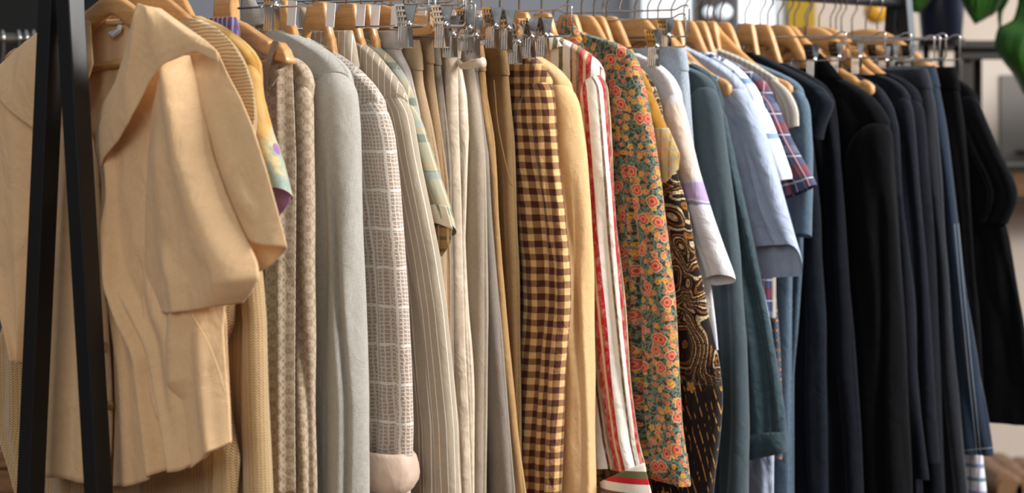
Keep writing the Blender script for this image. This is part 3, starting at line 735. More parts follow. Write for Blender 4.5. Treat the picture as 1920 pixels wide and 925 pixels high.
patch('front_panel', pl, [(90, 800), (85, 925), (85, 1010)], [(400, 800), (402, 925), (402, 1010)], KN, r, v0=.012, bulge=.024, nx=90, folds=((.2, .2, .05, .01, 0, 1.3), (.45, .48, .04, .014, 0, 1.3), (.7, .68, .05, .012, 0, 1.3)))

# ---- 3 ochre print blouse --------------------------------------------
SILK = fabric('ochre_silk_print', silkprint, .6, .2, .1); LILAC = fabric('lilac_lining', solid((152, 112, 158), (136, 96, 146)), .7, .2, .2)
r, pl, f, _ = top('printed_blouse', 'ochre silk blouse with pale floral short sleeve and lilac lining', 'blouse', SILK, .100,
    [(368, 30), (410, 45), (450, 75), (470, 95), (485, 125), (490, 180), (508, 250), (530, 310), (545, 362)], 4, end=362, w=(.085, .10), hvs=.022, hv=.012, hem=(.02, -.12), bend=700, hang_kw=dict(tu=.2), bt=[(480, 130), (478, 300), (480, 700)])
patch('sleeve_lining', pl, [(505, 345), (515, 360), (524, 406)], [(528, 340), (546, 362), (544, 380)], LILAC, r, B=[(524, 406), (536, 395), (544, 380)], v0=.004, bulge=.004, nx=14, ny=16)
RED = fabric('navy_berry_print', plaid((70, 76, 120), (('v', .012, 0, .4, (120, 40, 80), .9), ('u', .010, 0, .35, (150, 150, 180), .8))), .9)
trousers('printed_skirt', 'blue and berry striped skirt clipped between the ochre blouse and notched hanger', 'skirt', RED, .135, [(440, 33), (444, 50), (446, 90), (446, 300)], end=420, hv=.012, clip='clip hanger nearest the front, holding the blue and berry skirt', cu=.175, tip=.262, clipup=.008)

# ---- 4 taupe print dress ----------------------------------------------
TAUPE = fabric('taupe_ring_print', motif((150, 128, 104), (196, 180, 158)), .85, .2, .2)
r, pl, f, _ = top('print_dress', 'taupe dress with small ring print hanging by straps from a notched hanger', 'dress', TAUPE, .235,
    [(515, 100), (545, 104), (566, 116), (578, 134), (584, 165), (585, 300), (585, 600), (588, 800), (590, 925)], 4, sleeve=True, w=(.045, .05), hvs=.016, hv=.020, amp=.005, wave=.006, hang=False, capw=.5,
    bt=[(530, 104), (545, 130), (552, 300), (556, 925)])
patch('strap_front', pl, [(506, 172), (494, 300), (500, 500), (503, 925)], [(548, 116), (556, 300), (554, 500), (554, 925)], TAUPE, r, v0=-.030, bulge=.014, nx=50, folds=((.3, .3, .08, .008, -.2, 1.3), (.7, .7, .07, .008, -.2, 1.3)), ny=120)
pl2 = Pl(.205*K); hg = wooden_hanger(.205*K, 'notched pale wooden hanger with a strap looped over its end', tu=1, tz=-.2)
for c in list(hg.children):
    if c.name.startswith('hanger_body'): bpy.data.objects.remove(c)
u1, z1 = pl2.uz(555, 117); u0 = 0
vs = []; fs = []; N8 = 12; ptsr = []
for side in (-1, 1):
    pass
ctr = [(0, -.066), (.02, -.068)]+[pl2.uz(x, y) for x, y in ((440, 31), (470, 44), (508, 70), (519, 76))]
# notch, then the rounded end
ctr2 = [pl2.uz(x, y) for x, y in ((522, 84), (528, 78), (540, 80), (549, 92), (556, 112))]
cc = ctr+ctr2; us_ = np.array([c[0] for c in cc]); zs_ = np.array([c[1] for c in cc]); ug = np.unique(np.r_[np.linspace(0, us_[-1], 70), us_])
zg = np.interp(ug, us_, zs_); ul, bl_z = pl2.uz(470, 90), 0
zlow = np.interp(ug, [0, pl2.uz(440, 62)[0], pl2.uz(470, 82)[0], pl2.uz(525, 118)[0], us_[-1]], [-.125, pl2.uz(440, 64)[1], pl2.uz(470, 82)[1], pl2.uz(527, 112)[1], pl2.uz(556, 121)[1]])
prof = [(-a, b_, c_) for a, b_, c_ in list(zip(ug, zg, zlow))[:0:-1]]+list(zip(ug, zg, zlow))
for (u, zt, zl_) in prof:
    hh = max(zt-zl_, .004)
    for k in range(N8):
        a = 2*PI*k/N8+PI/N8; cx_ = math.copysign(abs(math.cos(a))**.45, math.cos(a)); sy_ = math.copysign(abs(math.sin(a))**.45, math.sin(a)); vs.append((u, -.012+.0105*cx_, zt-hh/2+hh/2*sy_))
m = len(prof); fs = [(i*N8+k, i*N8+(k+1) % N8, (i+1)*N8+(k+1) % N8, (i+1)*N8+k) for i in range(m-1) for k in range(N8)]+[tuple(range(N8-1, -1, -1)), tuple((m-1)*N8+k for k in range(N8))]
link('hanger_body', mesh('hanger_body', vs, fs), hg, WOOD)
pxtube(pl2, [(430, 128), (490, 121), (545, 108)], .0055, 0.0, 12).build('cross_bar', WOOD, hg, True)
STRAP = fabric('taupe_strap', solid((150, 130, 112), (136, 114, 96), 300), .9)
dress = r
stp = []
for side in (0,):
    L = [pl2.uz(x, y) for x, y in ((513, 77), (506, 95), (499, 118), (493, 150))]; R_ = [pl2.uz(x, y) for x, y in ((523, 78), (515, 98), (508, 122), (500, 155))]
    o = patch('strap', pl2, [(512, 76), (505, 95), (498, 118), (491, 158)], [(523, 78), (515, 98), (507, 122), (500, 162)], STRAP, None, v0=-.026, bulge=.001, nx=8, ny=30)
    o.parent = dress; o.location = (0, -.030*K, 0)
o = patch('strap_knot', pl2, [(512, 128), (508, 145), (505, 170)], [(514, 128), (525, 138), (512, 160)], STRAP, None, v0=-.018, bulge=.004, nx=12, ny=20); o.parent = dress; o.location = (0, -.030*K, 0)

# ---- 5 grey blazer ------------------------------------------------------
GREY = fabric('light_grey_linen', linen((178, 174, 166), (160, 157, 149), 120), .85, .2, .2)
r, pl, f, _ = top('blazer', 'light grey linen blazer with a pointed collar and shoulder seam', 'blazer', GREY, .29,
    [(492, 36), (520, 50), (560, 68), (600, 88), (632, 112), (650, 138), (662, 175), (666, 240), (668, 400), (672, 600), (679, 750), (680, 925)], 5, w=(.10, .115), hvs=.030, hv=.022, bt=[(625, 112), (640, 200), (636, 925)], hl_tagged=True, hang_kw=dict(h0=.055, tz=-.150, tu=.17), capw=.7, amp=.004)
patch('collar', pl, [(462, -12), (455, 5), (452, 22), (452, 40)], [(470, -14), (478, 0), (495, 34), (505, 44)], GREY, r, T=[(462, -12), (466, -14), (470, -14)], B=[(452, 40), (480, 50), (505, 44)], v0=-.012, bulge=.010, nx=24, ny=30)
pxtube(pl, [(586, 152), (600, 140), (620, 134), (640, 136), (652, 142)], .0012, -.028, 6).build('shoulder_seam', GREY, r, True)

# ---- 6 tweed jacket -------------------------------------------------------
TW = fabric('white_taupe_tweed', tweed((172, 150, 132), (222, 214, 204)), .95, .5, 1.0); CUFFL = fabric('rose_beige_lining', solid((205, 180, 162), (196, 170, 150)), .55, .2, .1, spec=.4)
r, pl, f, _ = top('tweed_jacket', 'white and taupe basket-weave tweed jacket with a turned-back lining cuff', 'jacket', TW, .365,
    [(548, 58), (590, 78), (630, 100), (670, 130), (700, 160), (722, 195), (738, 255), (748, 340), (758, 450), (765, 560), (770, 700), (772, 800), (770, 862)], 5, end=860, w=(.105, .11), hvs=.032, hv=.022, bt=[(700, 170), (705, 300), (700, 925)], hl_tagged=True, hang_kw=dict(tz=-.155, tu=.18), amp=.003)
pc = pl
# rolled cuff: a soft turned-back ring of lining with a wrinkled edge
z1 = pl.uz(730, 852, -.004)[1]; uo_ = float(f(z1)); ring = []
Zc = np.array([z1+.004, z1+.006, z1, z1-.015, z1-.03, z1-.042, z1-.052, z1-.056]); uo = uo_+np.array([-.004, .002, .006, .010, .012, .011, .006, -.004]); wd = .118+np.array([-.01, 0, .008, .012, .012, .008, 0, -.02])
loft('cuff', Zc, uo, uo-wd, np.array([.022, .030, .036, .040, .041, .039, .033, .022]), -.006, CUFFL, r, .0060, .004, 55, 72, hem=(-.02, .15), hemlen=.05, creases=4)
Zc = np.array([z1-.040, z1-.06, z1-.10]); loft('sleeve_lining', Zc, uo_-.004, uo_-.10, .022, -.004, CUFFL, r, .004, .002, 56, 48)

# ---- 7 pinstripe blazer ----------------------------------------------------
PIN = fabric('beige_pinstripe', pinstripe((172, 158, 138), (224, 216, 204)), .85, .2, .2)
r, pl, f, _ = top('blazer', 'beige pinstriped blazer with a high pointed collar', 'blazer', PIN, .425,
    [(640, 62), (672, 76), (700, 98), (726, 126), (748, 158), (762, 186), (772, 225), (785, 300), (802, 380), (822, 480), (838, 580), (850, 700), (860, 800), (864, 925)], 5, w=(.115, .16), hvs=.030, hv=.022, bt=[(740, 160), (745, 300), (745, 925)], hl_tagged=True, hang_kw=dict(tz=-.17, tu=.18), capw=.8, amp=.0035)
patch('collar', pl, [(566, 10), (560, 28), (562, 60), (560, 80)], [(570, 12), (600, 44), (605, 60), (640, 80)], PIN, r, T=[(566, 10), (568, 10), (570, 12)], v0=-.014, bulge=.010, nx=30, ny=30, B=[(560, 80), (600, 84), (640, 80)])
pxtube(pl, [(716, 188), (730, 176), (748, 176), (764, 190)], .0012, -.030, 6).build('shoulder_seam', PIN, r, True)
trousers('pinstripe_trousers', 'beige pinstriped trousers clipped in front of the pinstriped blazer', 'trousers', PIN, .395, [(658, 58), (663, 80), (670, 120), (676, 200), (678, 900)], hv=.016, clip='clip hanger holding the beige pinstriped trousers', cu=.165, tip=.215, wb=.06)

# ---- 8 green plaid shirt -----------------------------------------------------
GP = fabric('sage_plaid', plaid((160, 156, 132), (('v', .06, 0, .22, (104, 114, 102), .8), ('v', .06, .34, .40, (198, 150, 98), .7), ('u', .026, 0, .10, (224, 210, 180), .6), ('u', .05, .5, .62, (120, 130, 112), .6), ('v', .085, .74, .9, (150, 156, 150), .7))), .85)
GPI = fabric('ochre_plaid_inside', plaid((150, 118, 70), (('v', .02, 0, .3, (86, 74, 48), .8), ('u', .018, 0, .2, (200, 172, 120), .8))), .85)
CRM = fabric('cream_cuff', solid((226, 212, 186), (216, 200, 172)), .85)
r, pl, f, _ = top('plaid_shirt', 'sage and cream plaid short-sleeved shirt between pinstriped blazer and pale trousers', 'shirt', GP, .455,
    [(655, 60), (690, 76), (718, 96), (742, 122), (762, 155), (776, 195), (795, 250), (815, 315), (835, 375), (848, 425)], 5, end=425, w=(.05, .065), hvs=.020, hv=.012, hem=(.03, -.12), bt=[(755, 150), (760, 300), (765, 925)], hl_tagged=True, hang_kw=dict(tz=-.19, tu=.18))
patch('sleeve_hem', pl, [(795, 386), (800, 414)], [(836, 386), (849, 430)], CRM, r, T=[(795, 386), (815, 383), (836, 386)], B=[(800, 414), (825, 420), (849, 430)], v0=-.013, bulge=.004, nx=20, ny=12)
patch('sleeve_lining', pl, [(806, 416), (818, 445), (822, 487)], [(848, 428), (845, 455), (824, 488)], GPI, r, v0=-.004, bulge=.006, nx=20, ny=20)

# ---- 9.. trousers cluster ---------------------------------------------------
def T(*a, **k): return trousers(*a, **k)
T('drawstring_trousers', 'pale lilac-grey gathered trousers beside the plaid shirt', 'trousers', fabric('lilac_grey_crepe', solid((178, 168, 164), (168, 158, 152)), .8), .487, [(746, 58), (752, 75), (750, 95), (768, 130), (782, 200), (795, 300), (805, 500), (812, 925)], hv=.014, clip='clip hanger holding the pale lilac-grey trousers', cu=.148, wb=.03, tip=.20, amp=.0035)
T('corduroy_trousers', 'warm beige trousers with stitched double waistband', 'trousers', fabric('warm_beige_twill', linen((172, 146, 114), (158, 132, 100)), .9), .517, [(783, 76), (788, 100), (792, 160), (806, 230), (822, 330), (835, 450), (840, 600), (845, 925)], hv=.017, clip='clip hanger holding the warm beige trousers', wb=.05, cu=.135, tip=.19)
T('chinos', 'tan beige chinos right of the warm beige trousers', 'trousers', fabric('tan_beige_twill', linen((158, 130, 98), (144, 118, 86)), .9), .547, [(806, 64), (810, 90), (814, 150), (826, 240), (838, 340), (845, 500), (850, 925)], hv=.017, clip='clip hanger holding the tan beige chinos', wb=.05, cu=.14)
T('slacks', 'dull grey-brown slacks tucked behind the tan chinos', 'trousers', fabric('grey_brown_wool', solid((128, 116, 102), (118, 106, 92)), .9), .572, [(820, 78), (824, 110), (832, 200), (842, 320), (848, 500), (852, 925)], hv=.012, clip='clip hanger holding the grey-brown slacks', wb=.04, cu=.13)
SAT = fabric('cream_satin', solid((218, 202, 180), (208, 190, 168)), .42, .15, .08, spec=.5, wrinkle=.6)
r, pl, f, (ut, z0) = T('satin_trousers', 'cream satin trousers with a rolled waist and knotted tie', 'trousers', SAT, .610, [(859, 60), (863, 80), (860, 108), (866, 135), (874, 180), (878, 250), (875, 350), (872, 450), (876, 600), (884, 750), (890, 925)], hv=.022, clip='clip hanger holding the cream satin trousers with the tie', wb=.045, cu=.135, amp=.004)
mb = pxtube(pl, [(856, 112, -.020), (872, 124, -.030), (885, 118, -.034), (898, 115, -.034), (908, 112, -.032)], [.0050]*1 or .005, 0)if False else None
pts = [(856, 112, -.018), (866, 124, -.026), (880, 122, -.030), (894, 119, -.030), (907, 117, -.028)]; P_ = []
for x, y, v in pts: u, z = pl.uz(x, y, v); P_.append((u, v, z))
mb = MB(); mb.tube(P_, [.004, .0055, .0075, .008, .0095], 12); mb.build('tie_belt', SAT, r, True)
patch('side_fold', pl, [(836, 66), (838, 120), (836, 250), (842, 400), (848, 500), (840, 640), (852, 760), (866, 925), (868, 1000)], [(856, 66), (858, 120), (860, 250), (866, 400), (868, 500), (872, 640), (878, 760), (884, 925), (886, 1000)], SAT, r, v0=-.022, bulge=.012, nx=24, ny=120)
T('wide_trousers', 'greige wide-leg trousers right of the cream satin pair', 'trousers', fabric('greige_twill', linen((170, 156, 138), (156, 142, 124)), .8), .640, [(874, 64), (880, 90), (890, 140), (900, 210), (908, 290), (910, 400), (912, 600), (910, 760), (908, 925)], hv=.022, clip='clip hanger holding the greige wide-leg trousers', wb=.05, cu=.135)
T('pleated_trousers', 'grey-taupe pleated trousers with long narrow folds', 'trousers', fabric('grey_taupe_wool', linen((142, 132, 122), (130, 120, 110)), .8), .668, [(888, 90), (894, 130), (904, 210), (916, 290), (922, 400), (932, 550), (944, 700), (958, 850), (964, 925)], hv=.016, clip='clip hanger holding the grey-taupe pleated trousers', wb=.04, cu=.13)
T('tan_trousers', 'camel tan trousers with a sharp outer crease', 'trousers', fabric('camel_twill', linen((182, 144, 96), (168, 130, 82)), .85), .694, [(902, 80), (907, 110), (912, 180), (924, 260), (930, 340), (940, 500), (952, 650), (968, 800), (984, 925)], hv=.014, clip='clip hanger holding the camel tan trousers', wb=.05, cu=.135)
KH = fabric('khaki_cotton', linen((134, 104, 66), (118, 90, 54)), .9)
r, pl, f, (ut, z0) = T('khaki_trousers', 'dark khaki trousers with stitched slanted pocket beside the gingham shirt', 'trousers', KH, .722, [(944, 83), (950, 110), (956, 180), (963, 260), (966, 350), (970, 500), (972, 700), (976, 925)], hv=.024, clip='clip hanger whose square end loop stands out by the gingham shirt', wb=.055, cu=.140, tip=.205, clipup=.006)
pxtube(pl, [(926, 150), (932, 230), (946, 300), (958, 345), (961, 348)], .0011, -.028, 6).build('pocket_seam', KH, r, True)

for q, sv_ in enumerate((.500, .556, .622, .680)):
    wooden_hanger(sv_*K, 'wooden hanger with a white size tag above the '+('pale lilac-grey trousers', 'tan beige chinos', 'cream satin trousers', 'greige wide-leg trousers', 'dark khaki trousers')[q], tu=.125, tz=-.088, tagged=True, h0=.052, h1=.03)

# ---- 16 gingham ----------------------------------------------------------------
GI = fabric('brown_gingham', gingham((222, 180, 122), (146, 106, 66), (74, 34, 22)), .9, wrinkle=1.0)
r, pl, f, _ = top('gingham_shirt', 'brown and straw gingham shirt with long crinkled sleeve', 'shirt', GI, .765,
    [(952, 84), (975, 92), (1000, 106), (1020, 126), (1034, 155), (1038, 210), (1044, 300), (1056, 400), (1066, 500), (1068, 580), (1060, 700), (1052, 850), (1050, 925)], 4, w=(.085, .115), hvs=.026, hv=.018, bt=[(1015, 130), (1005, 300), (1000, 925)], amp=.006, wave=.006, hang_kw=dict(tz=-.165))
# ---- 17 camel blazer
CB = fabric('butter_wool', linen((222, 186, 136), (212, 174, 124), 90), .9)
top('blazer', 'butter-yellow wool blazer between the gingham shirt and striped dress', 'blazer', CB, .812,
    [(948, 74), (985, 90), (1020, 112), (1050, 134), (1070, 160), (1082, 200), (1090, 280), (1098, 400), (1106, 550), (1112, 700), (1116, 925)], 4, w=(.10, .12), hvs=.028, hv=.02, bt=[(1050, 140), (1048, 300), (1045, 925)], amp=.004, hang_kw=dict(tz=-.16, tu=.18))
# ---- 18 striped dress
ST = [(.05, (96, 86, 60)), (.15, (214, 178, 130)), (.27, (230, 224, 214)), (.33, (104, 100, 66)), (.44, (232, 224, 214)), (.47, (92, 52, 46)), (.53, (196, 160, 120)), (.57, (110, 104, 72)), (.64, (168, 24, 34)), (.68, (214, 176, 130)), (.745, (170, 22, 34)), (.87, (232, 226, 216)), (.90, (110, 84, 60)), (.95, (232, 224, 214)), (1.0, (168, 24, 34))]
SD = fabric('red_olive_stripe', wovenstripes(ST, .155), .9, wrinkle=.7)
r, pl, f, _ = top('striped_dress', 'red, olive, white and sand striped dress with a banded hem', 'dress', SD, .868,
    [(1012, 55), (1040, 66), (1070, 80), (1100, 98), (1122, 118), (1134, 145), (1140, 220), (1148, 330), (1158, 450), (1172, 580), (1186, 720), (1200, 830), (1212, 885)], 5, end=885, bend=890, w=(.075, .13), hvs=.024, hv=.02, bt=[(1110, 120), (1112, 300), (1114, 885)], amp=.006, wave=.004, hang_kw=dict(tz=-.16))
HB = fabric('striped_hem_band', (lambda st: (lambda g, U, V: bands(st, .07)(g, g.add(V, 0.0), U)))([(.18, (104, 100, 66)), (.5, (230, 224, 214)), (.62, (120, 84, 66)), (.85, (230, 224, 212)), (1, (190, 30, 44))]), .9)
patch('hem_band', pl, [(1124, 905), (1128, 940), (1132, 980)], [(1208, 868), (1222, 925), (1230, 980)], HB, r, T=[(1124, 905), (1165, 888), (1208, 868)], v0=-.030, bulge=.016, nx=50, ny=24)
patch('collar', pl, [(1005, 50), (1003, 75), (1004, 110)], [(1016, 54), (1040, 66), (1055, 86)], SD, r, v0=-.014, bulge=.008, nx=20, ny=20)
# ---- 19 floral shirt
FL = fabric('rose_floral', floral, .85)
r, pl, f, _ = top('floral_shirt', 'olive shirt printed all over with roses and small flowers', 'shirt', FL, .935,
    [(1088, 60), (1110, 68), (1140, 74), (1165, 84), (1185, 100), (1198, 128), (1210, 180), (1222, 250), (1236, 350), (1250, 450), (1262, 560), (1270, 680), (1278, 800), (1292, 912)], 5, end=912, w=(.075, .105), hvs=.026, hv=.02, bt=[(1180, 100), (1186, 300), (1200, 600), (1204, 830), (1204, 925)], amp=.005, hang_kw=dict(tz=-.15, tu=.165), cuff=(.06, None, .003), hem=(.0, .12))
patch('collar', pl, [(1052, 50), (1050, 90), (1052, 130)], [(1084, 56), (1092, 74), (1100, 100)], FL, r, T=[(1052, 50), (1062, 32), (1076, 34), (1084, 56)], v0=-.014, bulge=.010, nx=24, ny=24)
# ---- 20 mustard plaid
MU = fabric('mustard_cotton', solid((164, 116, 32), (150, 104, 26)), .9); MP = fabric('straw_check', plaid((206, 178, 124), (('u', .018, 0, .25, (176, 124, 56), .7), ('v', .018, 0, .2, (170, 172, 170), .7))), .9)
r, pl, f, _ = top('mustard_shirt', 'mustard shirt with a rolled straw-check short sleeve', 'shirt', MU, .972,
    [(1150, 90), (1180, 108), (1205, 135), (1222, 170), (1236, 210), (1252, 245)], 3, end=250, w=(.08, .085), hvs=.02, hv=.012, bend=600, bt=[(1215, 160), (1215, 600)], hang_kw=dict(tz=-.17))
patch('rolled_cuff', pl, [(1222, 240), (1228, 290), (1240, 345)], [(1254, 240), (1275, 290), (1272, 318)], MP, r, B=[(1240, 345), (1256, 340), (1272, 318)], v0=-.012, bulge=.009, nx=30, ny=30)
# ---- 21 batik dress
BA = fabric('gold_batik', batik, .9)
top('batik_dress', 'near-black dress printed with gold curls and dashes', 'dress', BA, 1.005,
    [(1160, 100), (1195, 120), (1220, 150), (1240, 200), (1262, 300), (1285, 400), (1305, 490), (1328, 590), (1346, 680), (1352, 740), (1346, 830), (1336, 925)], 3, sleeve=False, hv=.032, hang_kw=dict(tz=-.17, tu=.17), seed=4, amp=.004)
# ---- 22 tie dye shirt
TD = fabric('pale_tie_dye', tiedye, .85, wrinkle=.8)
top('tie_dye_shirt', 'pale grey shirt with peach and violet dye across the sleeve', 'shirt', TD, 1.040,
    [(1192, 100), (1220, 112), (1245, 128), (1262, 148), (1276, 180), (1290, 240), (1308, 320), (1330, 400), (1352, 465), (1373, 520)], 4, end=522, w=(.055, .062), hvs=.024, hv=.014, hem=(.02, -.15), bt=[(1255, 150), (1290, 350), (1330, 540), (1345, 660)], bend=660, hang_kw=dict(tz=-.16, tu=.18))
# ---- 23 light jeans
LJ = fabric('light_denim', denim((138, 152, 168), (168, 178, 188)), .9)
T('light_jeans', 'faded light blue jeans clipped beside the pale tie-dye shirt', 'jeans', LJ, 1.075, [(1282, 88), (1287, 110), (1292, 160), (1300, 300), (1306, 420), (1310, 925)], hv=.020, clip='clip hanger holding the faded light blue jeans', wb=.045, cu=.11, tip=.165, clipup=.014, drop=.052)
clip_hanger(1.03*K, 'clip hanger with two clips in front of the faded jeans', tip=.195, zb=-.075, drop=.055, cu=.12)
# ---- 24 teal grey jacket
TG = fabric('slate_teal_wool', linen((66, 80, 86), (56, 70, 77), 200), .9)
top('slate_jacket', 'slate teal jacket with a smooth long sleeve, left of the dark teal blouse', 'jacket', TG, 1.118,
    [(1280, 124), (1302, 130), (1325, 142), (1342, 165), (1352, 210), (1362, 290), (1376, 380), (1390, 480), (1402, 640), (1406, 800), (1404, 925)], 3, w=(.09, .10), hvs=.026, hv=.018, bt=[(1330, 150), (1336, 925)], hang_kw=dict(tz=-.18), amp=.003)
DT = fabric('deep_teal_crepe', solid((44, 66, 74), (38, 58, 66)), .75, wrinkle=.9)
top('teal_blouse', 'deep teal blouse with a long cuffed sleeve reaching low', 'blouse', DT, 1.155,
    [(1300, 120), (1325, 132), (1345, 155), (1356, 200), (1368, 260), (1388, 350), (1408, 440), (1430, 550), (1450, 660), (1466, 760), (1474, 850)], 3, end=848, w=(.06, .085), hvs=.018, hv=.012, bt=[(1340, 155), (1345, 700)], bend=830, cuff=(.040, None, .004), hem=(.0, -.28), hang_kw=dict(tz=-.18), amp=.005)
# ---- 26 strappy top on hanger with bare end
BP = fabric('blue_white_print', blueprint, .85)
hgr = wooden_hanger(1.185*K, 'wooden hanger with its bare rounded end showing by the light blue shirt', tu=Pl(1.185*K).uz(1376, 176)[0], tz=Pl(1.185*K).uz(1370, 150)[1], h1=.034, h0=.055)
pl = Pl(1.185*K); r = pl.root('camisole'); tag(r, 'blue and white floral camisole on the hanger with a bare end', 'camisole')
patch('body', pl, [(1278, 108), (1282, 200), (1284, 420)], [(1340, 140), (1346, 220), (1350, 420)], BP, r, T=[(1278, 108), (1310, 116), (1340, 140)], v0=.0, bulge=.018, ny=50)
patch('strap', pl, [(1336, 140), (1331, 152), (1334, 180)], [(1348, 144), (1343, 160), (1344, 184)], fabric('pale_blue_trim', solid((150, 182, 196)), .9), r, v0=-.026, bulge=.001, nx=6, ny=14)
# ---- 27 light blue shirt
LB = fabric('light_blue_poplin', solid((168, 180, 202), (160, 172, 196)), .8, wrinkle=.9)
r, pl, f, _ = top('light_blue_shirt', 'light blue shirt with a wide short sleeve flaring over teal cloth', 'shirt', LB, 1.225,
    [(1285, 88), (1320, 104), (1352, 122), (1380, 142), (1400, 168), (1416, 205), (1432, 250), (1452, 315), (1475, 390), (1505, 485)], 4, end=487, w=(.085, .11), hvs=.034, hv=.022, hem=(.065, -.10), bt=[(1398, 170), (1402, 300), (1404, 450), (1432, 560), (1446, 640), (1448, 925)], hemlen=.10, hang_kw=dict(tz=-.16, tu=.17), amp=.005)
# ---- 28 blue print shirt
top('print_shirt', 'white shirt with blue band print, sleeve under the light blue one', 'shirt', BP, 1.262,
    [(1330, 98), (1360, 112), (1390, 132), (1412, 158), (1428, 190), (1444, 225), (1462, 270), (1483, 330)], 4, end=335, w=(.06, .07), hvs=.022, hv=.012, hem=(.0, -.2), bend=600, bt=[(1420, 170), (1420, 600)], hang_kw=dict(tz=-.17, tu=.17))
# ---- 29 flannel
FLN = fabric('navy_flannel', plaid((60, 68, 98), (('u', .03, 0, .3, (38, 44, 70), .9), ('v', .042, 0, .35, (92, 98, 120), .8), ('v', .084, .5, .72, (110, 36, 48), .85), ('u', .045, .55, .72, (126, 44, 52), .6), ('u', .03, .42, .48, (190, 186, 190), .8), ('v', .042, .82, .88, (188, 184, 190), .8))), .95, .4)
r, pl, f, _ = top('flannel_shirt', 'navy, grey and red plaid flannel shirt with short sleeve', 'shirt', FLN, 1.298,
    [(1346, 104), (1378, 118), (1408, 134), (1434, 154), (1450, 180), (1464, 215), (1484, 262), (1508, 305), (1532, 345)], 4, end=347, w=(.07, .072), hvs=.020, hv=.012, hem=(.0, -.42), bend=600, bt=[(1440, 170), (1445, 600)], hang_kw=dict(tz=-.17, tu=.17))
# ---- 30 striped tee
OT = fabric('oatmeal_stripe', pinstripe((196, 190, 178), (160, 154, 146), .012, .3), .9)
r, pl, f, _ = top('oatmeal_tee', 'oatmeal tee with fine ribs and a curled sleeve edge', 't-shirt', OT, 1.335,
    [(1338, 88), (1372, 100), (1410, 118), (1440, 136), (1464, 152), (1480, 172), (1492, 195), (1497, 214)], 4, end=236, w=(.05, .05), hvs=.024, hv=.012, hem=(.0, -.3), bend=600, bt=[(1450, 150), (1452, 600)], hang_kw=dict(tz=-.15, tu=.17))
patch('hood_tip', pl, [(1318, 62), (1310, 78), (1312, 100)], [(1322, 62), (1336, 82), (1346, 100)], OT, r, v0=-.010, bulge=.012, nx=16, ny=16)
ph_ = Pl(1.352*K); wooden_hanger(1.352*K, 'wooden hanger whose bare tip pokes out over the dusty blue chambray shirt', tu=ph_.uz(1492, 176)[0], tz=ph_.uz(1488, 152)[1], h0=.05, h1=.03, v=-.004)
# ---- 31 chambray
CH = fabric('chambray_blue', denim((72, 92, 110), (90, 110, 128)), .9)
r, pl, f, _ = top('chambray_shirt', 'dusty blue chambray shirt with a straight short sleeve', 'shirt', CH, 1.375,
    [(1400, 112), (1430, 124), (1465, 138), (1492, 152), (1508, 172), (1518, 205), (1524, 280), (1525, 360), (1522, 442)], 4, end=442, w=(.075, .08), hvs=.026, hv=.014, hem=(.01, -.02), bt=[(1490, 160), (1486, 300), (1482, 925)], hang_kw=dict(tz=-.155, tu=.16))
T('woven_skirt', 'grey skirt woven with rows of orange blocks', 'skirt', fabric('orange_block_weave', wovenblocks, .9), 1.35, [(1420, 130), (1432, 300), (1450, 500), (1462, 640), (1466, 760), (1466, 862)], end=862, hv=.016, wb=0)
T('denim_dress', 'washed slate denim dress hanging below the chambray shirt', 'dress', fabric('slate_denim', denim((58, 76, 92), (76, 96, 112)), .9), 1.412, [(1440, 135), (1480, 200), (1506, 350), (1508, 480), (1498, 600), (1490, 700), (1490, 925)], hv=.024, wb=0, amp=.005)
# ---- 34.. dark garments
NV = fabric('navy_crepe', solid((16, 23, 33), (13, 19, 28)), .85, .05, .25, spec=.15); NV2 = fabric('ink_wool', solid((11, 15, 24), (9, 12, 20)), .85, .04, .25, spec=.12)
BK = fabric('black_wool', solid((6, 7, 10), (5, 5, 8)), .9, .03, .25, spec=.10); DN = fabric('dark_denim', denim((11, 27, 44), (17, 38, 58)), .85)
DNB = fabric('inky_denim', denim((9, 13, 22), (14, 20, 31)), .85); NVS = fabric('blue_black_jersey', solid((11, 16, 27), (9, 13, 24)), .8, .06, .2, spec=.15)
top('navy_dress', 'navy crepe dress with a loose cap sleeve', 'dress', NV, 1.455,
    [(1412, 98), (1445, 112), (1480, 130), (1515, 148), (1545, 168), (1562, 188), (1562, 200), (1552, 222), (1545, 245), (1542, 262)], 4, end=262, w=(.055, .03), hvs=.030, hv=.024, hem=(.0, .25), bt=[(1520, 160), (1524, 260), (1536, 400), (1548, 600), (1552, 925)], hang_kw=dict(tz=-.15, tu=.17), amp=.006, wave=.006)
top('navy_jumpsuit', 'ink blue dress behind the cap-sleeved navy one, smooth long side', 'dress', NV2, 1.505,
    [(1470, 118), (1510, 135), (1545, 158), (1562, 185), (1568, 230), (1576, 300), (1584, 450), (1596, 600), (1606, 760), (1616, 925)], 3, sleeve=False, hv=.028, hang_kw=dict(tz=-.15, tu=.16), amp=.006, wave=.005)
r, pl, f, _ = top('blazer', 'black wool blazer with the broad squared shoulder', 'blazer', BK, 1.565,
    [(1530, 128), (1565, 142), (1600, 158), (1632, 180), (1655, 205), (1668, 232), (1674, 300), (1682, 420), (1690, 560), (1696, 700), (1702, 840), (1706, 925)], 5, w=(.11, .12), hvs=.032, hv=.026, bt=[(1640, 205), (1645, 925)], hang_kw=dict(tz=-.165, tu=.17), amp=.003)
patch('collar', pl, [(1530, 100), (1524, 120), (1526, 142)], [(1538, 100), (1556, 118), (1582, 150)], BK, r, v0=-.014, bulge=.008, nx=16, ny=16)
plh = Pl(1.625*K)
